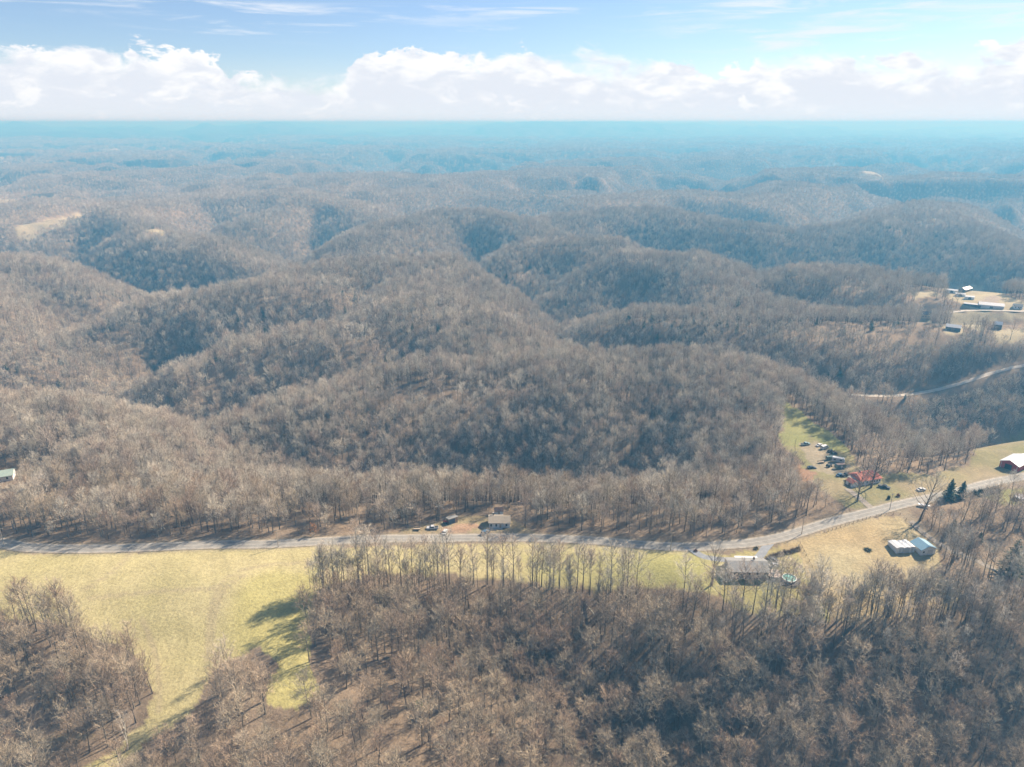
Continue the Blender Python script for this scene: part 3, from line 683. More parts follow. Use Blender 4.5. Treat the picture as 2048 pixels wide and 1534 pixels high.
def instancer(name, pts, label, cat):
    me = bpy.data.meshes.new(name); n = len(pts)
    me.vertices.add(n); me.vertices.foreach_set('co', pts[:, :3].astype(np.float32).ravel())
    for nm, col, typ in (('size', 3, 'FLOAT'), ('turn', 4, 'FLOAT'), ('pick', 5, 'INT')):
        a = me.attributes.new(nm, typ, 'POINT'); a.data.foreach_set('value', pts[:, col].astype(np.int32 if typ == 'INT' else np.float32))
    me.update(); o = link(name, me); tag(o, label, cat, kind='stuff')
    ng = bpy.data.node_groups.new(name, 'GeometryNodeTree')
    ng.interface.new_socket('Geometry', in_out='INPUT', socket_type='NodeSocketGeometry'); ng.interface.new_socket('Geometry', in_out='OUTPUT', socket_type='NodeSocketGeometry')
    N = ng.nodes.new; L = ng.links.new
    gi, go = N('NodeGroupInput'), N('NodeGroupOutput')
    ci = N('GeometryNodeCollectionInfo'); ci.inputs['Collection'].default_value = LIB; ci.inputs['Separate Children'].default_value = True; ci.inputs['Reset Children'].default_value = True
    ip = N('GeometryNodeInstanceOnPoints'); ip.inputs['Pick Instance'].default_value = True
    def attr(nm, t):
        a = N('GeometryNodeInputNamedAttribute'); a.data_type = t; a.inputs['Name'].default_value = nm; return a.outputs[0]
    cx = N('ShaderNodeCombineXYZ'); L(attr('turn', 'FLOAT'), cx.inputs[2])
    er = N('FunctionNodeEulerToRotation'); L(cx.outputs[0], er.inputs[0])
    L(gi.outputs[0], ip.inputs['Points']); L(ci.outputs[0], ip.inputs['Instance']); L(attr('pick', 'INT'), ip.inputs['Instance Index'])
    L(er.outputs[0], ip.inputs['Rotation']); L(attr('size', 'FLOAT'), ip.inputs['Scale']); L(ip.outputs[0], go.inputs[0])
    md = o.modifiers.new('trees', 'NODES'); md.node_group = ng
    return o
WOOD = np.vstack([PTS_N, FRINGE, PTS_M, PTS_F, PTS_C])
instancer('forest', WOOD, 'leafless deciduous forest covering the hills and hollows', 'forest')
BR = forest_points(110, 560, 6.5, ['brush'], .5, 1.2, .8)
instancer('undergrowth', BR, 'bare brown brush growing under and along the woods', 'undergrowth')

def own_label(x, y, z, s):
    u, v, f = screen(np.array([[x, y, z]])); u, v = u[0], v[0]
    if u < 160: zn, g = 'at the left edge of the lower left wood', 'lower left wood'
    elif u < 330: zn, g = 'on the field side of the lower left wood', 'lower left wood'
    elif u < 640 and v < 1450: zn, g = 'in the copse jutting into the yellow field', 'copse in the field'
    elif u < 700: zn, g = 'below the copse at the bottom edge', 'copse in the field'
    elif u < 1050: zn, g = ('high on the sunlit spur of leaf litter' if v < 1440 else 'at the foot of the sunlit spur by the bottom edge'), 'sunlit spur'
    elif u < 1400: zn, g = 'in the shady hollow right of the sunlit spur', 'shady hollow'
    elif u < 1750: zn, g = 'in the shady hollow below the ranch house', 'shady hollow'
    else: zn, g = 'in the shady hollow at the lower right corner', 'shady hollow'
    sz = 'small bare tree ' if s < .62 else 'medium sized bare tree ' if s < .8 else 'tall bare tree '
    return sz + zn, sz.strip() + 's ' + zn
for i, (x, y, z, s, a, k) in enumerate(OWN):
    t_ = bpy.data.objects.new('bare_tree', None); COL.objects.link(t_); t_.location = (x, y, z); t_.rotation_euler = (0, 0, a); t_.scale = (s, s, s); t_.empty_display_size = 1
    lb, gp = own_label(x, y, z, s); tag(t_, lb, 'tree', gp)
    tr, cw = NEAR[VAR['fore'].index(int(k)) if int(k) in VAR['fore'] else VAR['near'].index(int(k))]; link('trunk', tr, t_); link('crown', cw, t_)

# ------------------------------------------------------------------ building kit
class MB:
    def __init__(s): s.V = []; s.F = []
    def box(s, c, d, taper=(1, 1)):
        b = len(s.V); x, y, z = c; a, e, h = d[0] / 2, d[1] / 2, d[2] / 2
        for sz, (tx, ty) in ((-1, (1, 1)), (1, taper)):
            for sx, sy in ((-1, -1), (1, -1), (1, 1), (-1, 1)): s.V.append((x + sx * a * tx, y + sy * e * ty, z + sz * h))
        s.F += [tuple(b + i for i in f) for f in ((0, 3, 2, 1), (4, 5, 6, 7), (0, 1, 5, 4), (1, 2, 6, 5), (2, 3, 7, 6), (3, 0, 4, 7))]; return s
    def prism(s, prof, y0, y1):
        """x-z outline run along y"""
        b = len(s.V); n = len(prof)
        for y in (y0, y1): s.V += [(p[0], y, p[1]) for p in prof]
        s.F.append(tuple(b + i for i in range(n))); s.F.append(tuple(b + n + i for i in reversed(range(n))))
        for i in range(n): j = (i + 1) % n; s.F.append((b + j, b + i, b + n + i, b + n + j))
        return s
    def lath(s, prof, x0, x1):
        """y-z outline run along x"""
        b = len(s.V); n = len(prof)
        for x in (x0, x1): s.V += [(x, p[0], p[1]) for p in prof]
        s.F.append(tuple(b + i for i in reversed(range(n)))); s.F.append(tuple(b + n + i for i in range(n)))
        for i in range(n): j = (i + 1) % n; s.F.append((b + i, b + j, b + n + j, b + n + i))
        return s
    def wheel(s, c, r, w, n=10):
        b = len(s.V); x, y, z = c
        for e in (-1, 1):
            for k in range(n): t = 6.2832 * k / n; s.V.append((x + r * math.cos(t), y + e * w / 2, z + r * math.sin(t)))
        s.F += [tuple(b + k for k in range(n)), tuple(b + n + k for k in reversed(range(n)))]
        for k in range(n): j = (k + 1) % n; s.F.append((b + k, b + n + k, b + n + j, b + j))
        return s
    def disc(s, c, rx, ry, z0, z1, n=28, hole=0):
        b = len(s.V); x, y = c
        rings = [(1, z0), (1, z1)] + ([(hole, z1), (hole, z0)] if hole else [])
        for f, z in rings:
            for k in range(n): t = 6.2832 * k / n; s.V.append((x + rx * f * math.cos(t), y + ry * f * math.sin(t), z))
        m = len(rings)
        for i in range(m if hole else 1):
            for k in range(n): j = (k + 1) % n; i2 = (i + 1) % m; s.F.append((b + i * n + k, b + i * n + j, b + i2 * n + j, b + i2 * n + k))
        if not hole: s.F.append(tuple(b + n + k for k in range(n)))
        return s
    def tube(s, pts, rad, n=6):
        g = Geo(); g.tube(pts, rad, n); b = len(s.V); s.V += g.V; s.F += [tuple(b + i for i in f) for f in g.F]; return s
    def build(s, name, mat, parent=None, loc=None, rz=0):
        me = bpy.data.meshes.new(name); me.from_pydata(s.V, [], s.F); me.materials.append(mat); me.update()
        o = link(name, me, parent)
        if loc is not None: o.location = loc
        o.rotation_euler[2] = rz; return o
def thing(name, label, cat, loc, rz=0, group=None):
    o = bpy.data.objects.new(name, None); COL.objects.link(o); o.location = loc; o.rotation_euler = (0, 0, rz); o.empty_display_size = .5
    return tag(o, label, cat, group)
def yaw(u0, v0, u1, v1):
    a, b = pick(u0, v0), pick(u1, v1); return math.atan2(b[1] - a[1], b[0] - a[0])
def foot(p, rz, L, D):
    """lowest ground under a footprint"""
    c, s = math.cos(rz), math.sin(rz)
    return min(float(ground(p[0] + c * a - s * b, p[1] + s * a + c * b)) for a in (-L / 2, 0, L / 2) for b in (-D / 2, 0, D / 2))
MW = plain('white_siding', (.68, .68, .665), .6, noise=.06); MG = plain('window_glass', (.03, .04, .05), .15, noise=.05, spec=.5)
MR_GREY = plain('grey_shingles', (.24, .235, .225), .9, noise=.14, scale=2.5); MR_TAN = plain('tan_shingles', (.31, .265, .21), .9, noise=.16, scale=2.5)
MR_RED = plain('red_shingles', (.36, .105, .07), .8, noise=.18, scale=1.2); MR_WHITE = plain('white_metal_roof', (.52, .53, .54), .45, noise=.06)
MR_BLUE = plain('blue_grey_metal_roof', (.20, .33, .42), .45, noise=.07); MR_GREEN = plain('pale_green_roof', (.30, .37, .32), .7, noise=.1); MR_DARK = plain('dark_roof', (.10, .095, .10), .8, noise=.15)
MB_RED = plain('red_barn_boards', (.36, .055, .05), .75, noise=.15); M_TAN = plain('tan_siding', (.37, .30, .215), .75, noise=.1); M_BRICK = plain('pale_brick', (.37, .32, .275), .85, noise=.12, scale=2)
M_WOOD = plain('weathered_wood', (.34, .27, .20), .85, noise=.2); M_DECK = plain('pale_deck_boards', (.45, .37, .32), .8, noise=.15, scale=1.5); M_DARK = plain('dark_metal', (.035, .037, .04), .5, noise=.2)
M_TYRE = plain('tyre', (.025, .025, .026), .9, noise=.1); M_POLE = plain('pole_wood', (.42, .36, .29), .85, noise=.15); M_FOUND = plain('concrete', (.42, .41, .39), .9, noise=.1)
M_BLUE = plain('dark_blue_paint', (.05, .10, .16), .4, noise=.1)
def paint(col, nm): return plain(nm, col, .3, noise=.04, spec=.5)
PAINT = {k: paint(c, k + '_car_paint') for k, c in dict(white=(.62, .62, .61), silver=(.46, .47, .49), black=(.018, .02, .024), dark=(.05, .06, .075), blue=(.06, .12, .19), teal=(.22, .32, .33), green=(.12, .16, .13), red=(.45, .05, .035), tan=(.45, .38, .28), brown=(.16, .10, .07)).items()}

def gable(t, L, D, h, rise, wall, roof, over=.5, hip=0.0, zoff=-1.2, shed=False):
    """walls with gable ends and a roof of two slopes 0.16 m thick; ridge along local x"""
    H = D / 2
    w = MB().lath([(-H, zoff), (H, zoff), (H, h), (0, h + rise * (1 - hip)), (-H, h)], -L / 2, L / 2).build('wall', wall, t)
    k = rise / H; y = H + over; x = L / 2 + over; e = .16
    for s in (-1, 1):
        m = MB(); rx = x - hip * H * .9
        P = [(-x, s * y, h - k * over), (x, s * y, h - k * over), (rx, 0, h + rise), (-rx, 0, h + rise)]
        m.V = [(a, b, c + .04) for a, b, c in P] + [(a, b, c + .04 + e) for a, b, c in P]
        m.F = [(0, 1, 2, 3), (7, 6, 5, 4), (0, 4, 5, 1), (1, 5, 6, 2), (2, 6, 7, 3), (3, 7, 4, 0)]
        m.build('roof', roof, t)
    if hip:
        for s in (-1, 1):
            rx = x - hip * H * .9; m = MB(); P = [(s * x, -y, h - k * over), (s * x, y, h - k * over), (s * rx, 0, h + rise)]
            m.V = [(a, b, c + .05) for a, b, c in P] + [(a, b, c + .19) for a, b, c in P]; m.F = [(0, 1, 2), (5, 4, 3), (0, 3, 4, 1), (1, 4, 5, 2), (2, 5, 3, 0)]; m.build('roof', roof, t)
    return w
def window(t, x, z, y, w=1.0, h=1.3, side='front', frame=MW):
    a = MB(); b = MB()
    if side in ('front', 'back'):
        s = -1 if side == 'front' else 1
        a.box((x, y + s * .03, z), (w, .06, h)); b.box((x, y + s * .02, z + h / 2 + .06), (w + .2, .10, .1)).box((x, y + s * .02, z - h / 2 - .06), (w + .2, .14, .1)).box((x - w / 2 - .05, y + s * .02, z), (.1, .10, h)).box((x + w / 2 + .05, y + s * .02, z), (.1, .10, h))
    else:
        s = -1 if side == 'left' else 1
        a.box((y + s * .03, x, z), (.06, w, h)); b.box((y + s * .02, x, z + h / 2 + .06), (.10, w + .2, .1)).box((y + s * .02, x, z - h / 2 - .06), (.14, w + .2, .1))
    o = a.build('window', MG, t); b.build('frame', frame, o)
def door(t, x, y, w=.95, h=2.05, side='front', mat=None, z0=.05):
    a = MB()
    if side in ('front', 'back'): s = -1 if side == 'front' else 1; a.box((x, y + s * .04, z0 + h / 2), (w, .08, h))
    else: s = -1 if side == 'left' else 1; a.box((y + s * .04, x, z0 + h / 2), (.08, w, h))
    a.build('door', mat or M_WOOD, t)
def site(u, v, rz, L, D, front=True):
    """thing centre whose near wall foot is at pixel u, v"""
    p = pick(u, v)
    if front: n = np.array([-math.sin(rz), math.cos(rz)]); n *= 1 if n[1] > 0 else -1; p = p + n * D / 2
    return (p[0], p[1], foot(p, rz, L, D) + .25)

# white cottage by the road
rz = yaw(980, 1056, 1018, 1056); t = thing('house', 'small white house with tan gable roof above the road', 'house', site(998, 1056, rz, 9.4, 7.0), rz)
gable(t, 6.2, 7.0, 2.9, 1.6, MW, MR_TAN); t.location[0] -= 1.5
m = MB().lath([(-3.2, -1.2), (3.2, -1.2), (3.2, 2.45), (0, 4.1), (-3.2, 2.45)], 3.1, 6.6).build('wing', MW, t)
for s in (-1, 1):
    m = MB(); P = [(3.6, s * 3.6, 2.25), (7.0, s * 3.6, 2.25), (7.0, 0, 4.12), (3.6, 0, 4.12)]; m.V = [(a, b, c + .04) for a, b, c in P] + [(a, b, c + .2) for a, b, c in P]; m.F = [(0, 1, 2, 3), (7, 6, 5, 4), (0, 4, 5, 1), (1, 5, 6, 2), (2, 6, 7, 3), (3, 7, 4, 0)]; m.build('wing_roof', MR_TAN, t)
for x in (-2.2, 0.2): window(t, x, 1.5, -3.5, .8, 1.3)
door(t, 2.2, -3.5); window(t, 5.0, 1.4, -3.2, .8, 1.3); window(t, 0, 1.5, -3.1, .9, 1.2, 'left')
MB().box((-1.2, .9, 5.0), (.7, .7, 1.6)).build('chimney', M_BRICK, t); MB().box((.2, -4.3, .05), (6, 1.5, .3)).build('porch_slab', M_FOUND, t)
rz2 = rz + .1; t = thing('shed', 'little outbuilding with dark roof behind the white house', 'shed', site(998, 1031, rz2, 4, 3), rz2); gable(t, 4, 3, 2.2, 1.2, MW, PAINT['brown'], .3); door(t, 0, -1.5)
rz2 = yaw(900, 1049, 918, 1044); t = thing('shed', 'tan lean-to shed with dark blue front beside the red tractor', 'shed', site(907, 1047, rz2, 4.6, 3), rz2)
MB().lath([(-1.5, -.6), (1.5, -.6), (1.5, 2.3), (-1.5, 2.9)], -2.3, 2.3).build('wall', M_TAN, t); MB().lath([(-1.9, 3.02), (1.8, 2.28), (1.8, 2.4), (-1.9, 3.14)], -2.6, 2.6).build('roof', MR_GREY, t); MB().box((-.7, -1.55, 1.3), (3.0, .1, 2.3)).build('front_panel', M_BLUE, t)

# ranch house with deck and pool
rz = yaw(1465, 1157, 1534, 1159); t = RANCH = thing('house', 'long grey roofed ranch house beside the round pool', 'house', site(1498, 1158, rz, 15.6, 9.4), rz)
gable(t, 15.6, 9.4, 3.5, 1.75, M_BRICK, MR_GREY, .6)
for x in (-6, -3.2, .2, 3.2, 6.0): window(t, x, 2.3, -4.7, 1.1, 1.2)
for x in (-4.6, 4.5): window(t, x, .2, -4.7, .9, .8)
door(t, -1.4, -4.7); window(t, 0, 2.2, -7.8, 1.2, 1.2, 'left'); MB().box((-8.5, 0, 5.0), (.25, .3, 1.4)).build('vent_pipe', M_FOUND, t); MB().box((3.0, 1.2, 6.0), (.7, .8, 1.2)).build('chimney', M_BRICK, t)
MB().box((1.5, 6.0, 2.9), (9.5, 2.4, .2)).build('porch_roof', MW, t)
for x in (-3, 0, 3, 6): MB().box((x, 7.0, 1.2), (.18, .18, 3.2)).build('porch_post', MW, t)
dk = thing('deck', 'pale wooden deck with steps between ranch house and pool', 'deck', (*pick(1547, 1150), 0), rz); p_ = pick(1547, 1150); dk.location[2] = foot(p_, rz, 6, 6) + .2
MB().box((0, 0, 1.0), (5.0, 5.6, .22)).build('platform', M_DECK, dk)
for x in (-2.3, 2.3):
    for y in (-2.6, 0, 2.6): MB().box((x, y, .7), (.16, .16, 2.6)).build('post', M_DECK, dk)
for y in (-2.75, 2.75): MB().box((0, y, 1.95), (5.0, .08, .12)).build('rail', M_DECK, dk)
for k in range(5): MB().box((2.75 + k * .32, -1.6, .9 - k * .2), (.32, 1.6, .08)).build('step', M_DECK, dk)
t = thing('table', 'small dark patio table on the pale deck', 'table', dk.location + __import__('mathutils').Vector((.2, .3, 1.12)), rz); MB().disc((0, 0), .7, .7, .68, .74, 14).build('top', M_DARK, t); MB().tube([(0, 0, 0), (0, 0, .7)], [.06, .06]).build('leg', M_DARK, t)
p_ = pick(1578, 1160); z_ = float(ground(*p_)); t = thing('swimming_pool', 'round above-ground pool of green water with pale rim by deck', 'pool', (p_[0], p_[1], z_ - .1))
MB().disc((0, 0), 2.75, 2.75, -.3, 1.25, 32, .97).build('wall', PAINT['silver'], t); MB().disc((0, 0), 2.9, 2.9, 1.25, 1.33, 32, .90).build('rim', MW, t); MB().disc((0, 0), 2.66, 2.66, 0, 1.08, 32).build('water', plain('pool_water', (.20, .46, .40), .08, noise=.25, scale=.8, spec=.5), t)
MB().disc((0, 0), 4.6, 4.2, -.1, .16, 30, .64).build('mulch_ring', plain('dark_mulch', (.085, .075, .07), .95, noise=.3), t)
# sheds and garage in the tan field
rz = yaw(1839, 1110, 1871, 1106); t = thing('garage', 'white garage with blue grey metal roof in the tan field', 'garage', site(1855, 1110, rz, 7.2, 6.6), rz + math.pi / 2)
gable(t, 6.6, 7.2, 2.7, 1.5, MW, MR_BLUE, .35); MB().box((-3.34, -1.0, 1.15), (.08, 2.6, 2.2)).build('roller_door', PAINT['silver'], t); window(t, 2.2, 1.5, -3.3, .8, .8, 'left')
for (u, v, w, l, c, lb) in ((1799, 1106, 3.6, 5.6, MW, 'white storage shed at the far end of the row from the garage'), (1812, 1106, 3.0, 5.4, PAINT['silver'], 'pale grey storage shed between two white sheds'), (1823, 1105, 2.6, 5.6, MW, 'narrow white shed beside the blue roofed garage')):
    t = thing('shed', lb, 'shed', site(u, v, rz, w, l), rz + math.pi / 2, 'sheds beside the garage'); gable(t, l, w, 2.3, .35, c, MR_WHITE, .12); door(t, 0, -l / 2, .9, 1.9, 'left', PAINT['silver'])
# red roofed house and its shed
rz = yaw(1716, 972, 1763, 964); t = thing('house', 'white house with red roof behind the big bare tree', 'house', site(1741, 968, rz, 12.6, 8.6), rz)
gable(t, 12.6, 8.6, 2.8, 2.0, MW, MR_RED, .5, .25)
for x in (-4.8, -2.4, 2.2, 3.8, 5.4): window(t, x, 1.6, -4.3, .8, 1.2)
door(t, 0, -4.3); MB().box((-3, 1, 5.4), (.7, .7, 1.4)).build('chimney', M_BRICK, t)
MB().lath([(-2.6, -1), (2.0, -1), (2.0, 2.6), (-2.6, 2.3)], -9.2, -6.3).build('side_room', MW, t); MB().lath([(-2.8, 2.36), (2.2, 2.66), (2.2, 2.8), (-2.8, 2.5)], -9.4, -6.8).build('side_room_roof', MR_GREY, t)
rz2 = yaw(1688, 966, 1700, 973); t = thing('shed', 'little white shed with red roof left of the red roofed house', 'shed', site(1697, 971, rz2, 4.6, 3.6), rz2); gable(t, 4.6, 3.6, 2.2, 1.1, MW, MR_RED, .25); door(t, .6, -1.8, 1.6, 1.8, mat=PAINT['dark'])
# red barn
rz = yaw(2007, 936, 2035, 945); p_ = pick(2035, 945); d_ = np.array([math.cos(rz), math.sin(rz)]); n_ = np.array([-math.sin(rz), math.cos(rz)]); c_ = p_ - d_ * 4.6 + n_ * 7.5
t = thing('barn', 'red barn with white roof and open dark doorway', 'barn', (c_[0], c_[1], foot(c_, rz, 9, 15) + .2), rz + math.pi / 2); gable(t, 15, 9.2, 3.6, 1.9, MB_RED, MR_WHITE, .4)
MB().box((-7.53, .3, 1.5), (.1, 3.4, 3.1)).build('doorway', plain('doorway_shade', (.012, .01, .01), .9), t); MB().box((-7.56, -1.75, 1.5), (.12, .5, 3.2)).build('door', MB_RED, t)  # near-black slab on the closed wall paints the shade of an open door
for y in (-3.9, 3.9): MB().box((-7.53, y, 1.6), (.08, .16, 3.6)).build('corner_trim', MW, t)
# green roofed house at the left edge
rz = yaw(-20, 966, 34, 958); t = thing('house', 'pale green roofed house among bare trees at the left edge', 'house', site(0, 964, rz, 12, 8), rz); gable(t, 12, 8, 2.8, 1.8, MW, MR_GREEN, .5)
for x in (-3.5, 0, 3.5): window(t, x, 1.5, -4, .9, 1.2)
# far farm
FARM = [('barn', 'long white roofed poultry house at the top of the far farm', 1903, 586, 1893, 582, 1915, 586, 13, 7, 2.6, 1.0, MW, MR_WHITE), ('barn', 'black walled barn with white roof on the far farm', 1937, 583, 1922, 582, 1954, 576, 19, 9, 3.4, 1.8, PAINT['dark'], MR_WHITE),
        ('shed', 'small dark shed left of the black walled barn', 1912, 578, 1905, 577, 1920, 576, 8, 5, 3, 1, PAINT['dark'], MR_GREY), ('shed', 'low white shed in the middle of the far farm', 1920, 593, 1910, 590, 1930, 593, 11, 6, 2.4, .8, MW, MR_WHITE),
        ('shed', 'white shed above the open machinery shed of the far farm', 1939, 599, 1930, 598, 1949, 599, 10, 6, 2.6, .9, MW, MR_WHITE), ('shed', 'long open fronted machinery shed with dark bays', 1944, 613, 1928, 604, 1960, 614, 18, 6, 3.2, .7, PAINT['dark'], MR_WHITE),
        ('barn', 'largest white roofed barn of the far farm', 1982, 617, 1957, 615, 2006, 617, 26, 12, 3.6, 2.0, PAINT['silver'], MR_WHITE), ('house', 'white farmhouse right of the largest far barn', 2036, 618, 2028, 618, 2044, 618, 9, 7, 3, 1.8, MW, MR_GREY),
        ('house', 'tan two storey house with dark roof below the far farm', 1851, 638, 1841, 638, 1861, 637, 10.5, 8, 5.2, 2.6, M_TAN, MR_DARK), ('barn', 'pale roofed barn below the curve of the far lane', 1905, 662, 1892, 657, 1918, 664, 14, 9, 3.2, 2.0, PAINT['dark'], MR_WHITE),
        ('barn', 'small grey barn with white roof at the edge of the far tan field', 1995, 659, 1989, 658, 2001, 659, 7, 7, 4.4, 2.2, PAINT['dark'], MR_WHITE)]
for nm, lb, u, v, u0, v0, u1, v1, L_, D_, h_, r_, wm, rm in FARM:
    L_, D_ = L_ * .85, D_ * .8; rz = yaw(u0, v0, u1, v1); rz = max(-.6, min(.6, rz)); t = thing(nm, lb, nm, site(u, v, rz, L_, D_), rz, 'buildings of the far farm'); gable(t, L_, D_, h_, r_, wm, rm, .3, 0, -2)
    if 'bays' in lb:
        for k in range(5): MB().box((-6 + k * 3.0, -D_ / 2 - .05, 1.3), (2.6, .12, 2.4)).build('bay', plain('bay_shadow', (.03, .035, .04), .9), t)  # shade of the open bays painted as dark panels on the wall
    elif nm == 'house':
        for x in (-.3, 0, .3): window(t, x * L_, h_ * .6, -D_ / 2, .9, 1.3)
        door(t, .15 * L_, -D_ / 2)
    else: MB().box((0, -D_ / 2 - .05, 1.2), (2.8, .12, 2.5)).build('door', PAINT['dark'] if wm is not PAINT['dark'] else PAINT['brown'], t)
ORD = ['first', 'second', 'third', 'fourth', 'fifth', 'sixth', 'seventh', 'eighth', 'ninth', 'tenth', 'eleventh', 'twelfth', 'thirteenth', 'fourteenth', 'fifteenth', 'sixteenth', 'seventeenth', 'eighteenth', 'nineteenth', 'twentieth']
SPECK = ['pale building in the far settlement below the horizon, %s from the left' % ORD[k] for k in range(9)] + ['lone pale building left of the far settlement', 'white building speck at the far right edge', 'tiny pale building on the blue ridge right of centre', 'tiny pale building below the horizon at centre', 'pale building beside a far field at the right', 'left one of two pale buildings below the horizon', 'right one of two pale buildings below the horizon']
for i, (u, v, L_) in enumerate([(1627, 272, 30), (1634, 269, 24), (1648, 274, 26), (1660, 276, 22), (1672, 272, 30), (1684, 275, 22), (1697, 274, 40), (1706, 276, 24), (1722, 273, 22), (1582, 268, 20), (2027, 309, 26), (1646, 364, 12), (1118, 259, 26), (1946, 340, 14), (1345, 279, 24), (1400, 278, 20)]):
    p_ = pick(u, v); t = thing('house', SPECK[i], 'house', (p_[0], p_[1], foot(p_, 0, L_, L_ * .5)), (i * .7) % 1.2 - .6, 'specks of far buildings'); gable(t, L_, L_ * .5, L_ * .2, L_ * .12, MW, MR_WHITE, .4, 0, -4)

# ------------------------------------------------------------------ vehicles
def wheels(t, xs, tr, r=.34, w=.24):
    for x in xs:
        for s in (-1, 1):
            o = MB().wheel((x, s * tr, r), r, w).build('wheel', M_TYRE, t); MB().wheel((x, s * (tr + .02), r), r * .55, w).build('rim', PAINT['silver'], o)
def car(label, u, v, rz, kind='sedan', col='white', group=None, name='parked_car'):
    p_ = pick(u, v); t = thing(name, label, 'pickup' if kind == 'pickup' else 'van' if kind == 'van' else 'car', (p_[0], p_[1], float(ground(*p_)) + .02), rz, group); C_ = PAINT[col]
    if kind == 'sedan': L, w, prof, cab, top, roof = 4.7, 1.8, [(-2.35, .3), (2.35, .3), (2.4, .6), (2.2, .82), (1.0, .98), (-1.5, 1.0), (-2.3, .92), (-2.4, .6)], [(-1.75, .98), (1.25, .95), (.45, 1.42), (-1.05, 1.42)], 1.44, (-.3, 1.6)
    elif kind == 'suv': L, w, prof, cab, top, roof = 4.8, 1.9, [(-2.35, .38), (2.35, .38), (2.4, .7), (2.25, 1.0), (1.15, 1.12), (-2.3, 1.12), (-2.4, .7)], [(-2.25, 1.1), (1.2, 1.1), (.55, 1.72), (-2.05, 1.72)], 1.74, (-.75, 2.55)
    elif kind == 'pickup': L, w, prof, cab, top, roof = 5.6, 1.95, [(-2.8, .45), (2.75, .45), (2.8, .75), (2.65, 1.05), (1.35, 1.15), (-2.8, 1.15)], [(-.95, 1.13), (1.35, 1.13), (.7, 1.75), (-.75, 1.75)], 1.77, (0, 1.45)
    else: L, w, prof, cab, top, roof = 5.6, 2.0, [(-2.8, .4), (2.7, .4), (2.8, .8), (2.5, 1.2), (1.9, 1.35), (-2.8, 1.35)], [(-2.78, 1.33), (1.95, 1.33), (1.4, 2.1), (-2.75, 2.1)], 2.12, (-.7, 4.1)
    MB().prism(prof, -w / 2, w / 2).build('body', C_, t); MB().prism(cab, -w / 2 + .1, w / 2 - .1).build('windows', MG, t); MB().box((roof[0], 0, top), (roof[1], w - .25, .06)).build('roof', C_, t)
    if kind == 'pickup': MB().box((-1.9, 0, 1.17), (1.6, w - .3, .05)).build('bed', M_DARK, t)
    if kind == 'van': MB().box((-1.3, 0, 1.7), (2.8, w - .16, .75)).build('side_panel', C_, t)
    for s in (-1, 1): MB().box((L / 2 - .02, s * .65, .75), (.1, .35, .16)).build('headlight', PAINT['silver'], t); MB().box((-L / 2 + .02, s * .72, .8), (.08, .2, .25)).build('tail_light', PAINT['red'], t)
    wheels(t, (-L * .3, L * .3), w / 2 - .1); return t
def camper(label, u, v, rz, L=6.5, col=None, roof=None, name='camper_trailer'):
    p_ = pick(u, v); t = thing(name, label, 'trailer', (p_[0], p_[1], float(ground(*p_)) + .02), rz); col = col or MW
    MB().prism([(-L / 2, .5), (L / 2 - .4, .5), (L / 2, 1.0), (L / 2 - .1, 2.3), (L / 2 - .6, 2.75), (-L / 2 + .2, 2.75), (-L / 2, 2.5)], -1.15, 1.15).build('body', col, t); MB().box((-.15, 0, 2.78), (L - .9, 2.2, .08)).build('roof', roof or MR_WHITE, t)
    for x in (-L * .28, L * .2):
        for s in (-1, 1): MB().box((x, s * 1.16, 1.75), (1.2, .06, .6)).build('window', MG, t)
    MB().box((0, -1.17, 1.4), (.7, .06, 1.7)).build('door', PAINT['silver'], t); MB().tube([(L / 2 - .2, 0, .55), (L / 2 + 1.1, 0, .5)], [.07, .05]).build('tow_bar', M_DARK, t); wheels(t, (-.3,), 1.0); return t
def tractor(label, u, v, rz, col='red'):
    p_ = pick(u, v); t = thing('tractor', label, 'tractor', (p_[0], p_[1], float(ground(*p_)) + .02), rz)
    MB().box((.8, 0, 1.1), (1.7, .75, .7), (.95, .8)).build('hood', PAINT[col], t); MB().box((-.6, 0, .95), (1.2, .7, .5)).build('chassis', M_DARK, t); MB().box((-.75, 0, 1.4), (.55, .6, .5), (.8, .9)).build('seat', M_DARK, t)
    for s in (-1, 1): MB().wheel((-.8, s * .75, .75), .75, .4, 14).build('rear_wheel', M_TYRE, t); MB().wheel((1.2, s * .6, .4), .4, .22).build('front_wheel', M_TYRE, t); MB().box((-.8, s * .75, 1.58), (1.1, .42, .08)).build('fender', PAINT[col], t)
    MB().tube([(1.0, 0, 1.4), (1.0, 0, 2.1)], [.04, .04]).build('exhaust', M_DARK, t)
def flatbed(label, u, v, rz, L=4.0):
    p_ = pick(u, v); t = thing('flat_trailer', label, 'trailer', (p_[0], p_[1], float(ground(*p_)) + .02), rz); MB().box((0, 0, .62), (L, 1.8, .14)).build('bed', M_WOOD, t)
    for s in (-1, 1): MB().box((0, s * .9, .85), (L, .06, .3)).build('side_rail', M_DARK, t)
    MB().tube([(L / 2, 0, .58), (L / 2 + 1.2, 0, .5)], [.06, .05]).build('tow_bar', M_DARK, t); wheels(t, (-.2,), .95, .3)
hx = yaw(850, 1056, 890, 1056)
car('grey pickup parked on the grass above the road, left of the tractor', 865, 1058, hx + math.pi, 'pickup', 'silver'); car('white car parked on the red dirt beside the road', 890, 1066, hx + 1.25, 'sedan', 'white')
car('dark blue car parked below the white house', 971, 1067, hx + .75, 'suv', 'blue'); tractor('red tractor beside the tan lean-to shed', 893, 1047, hx + 2.6); flatbed('small dark trailer at the left end of the roadside clearing', 834, 1060, hx, 3.0)
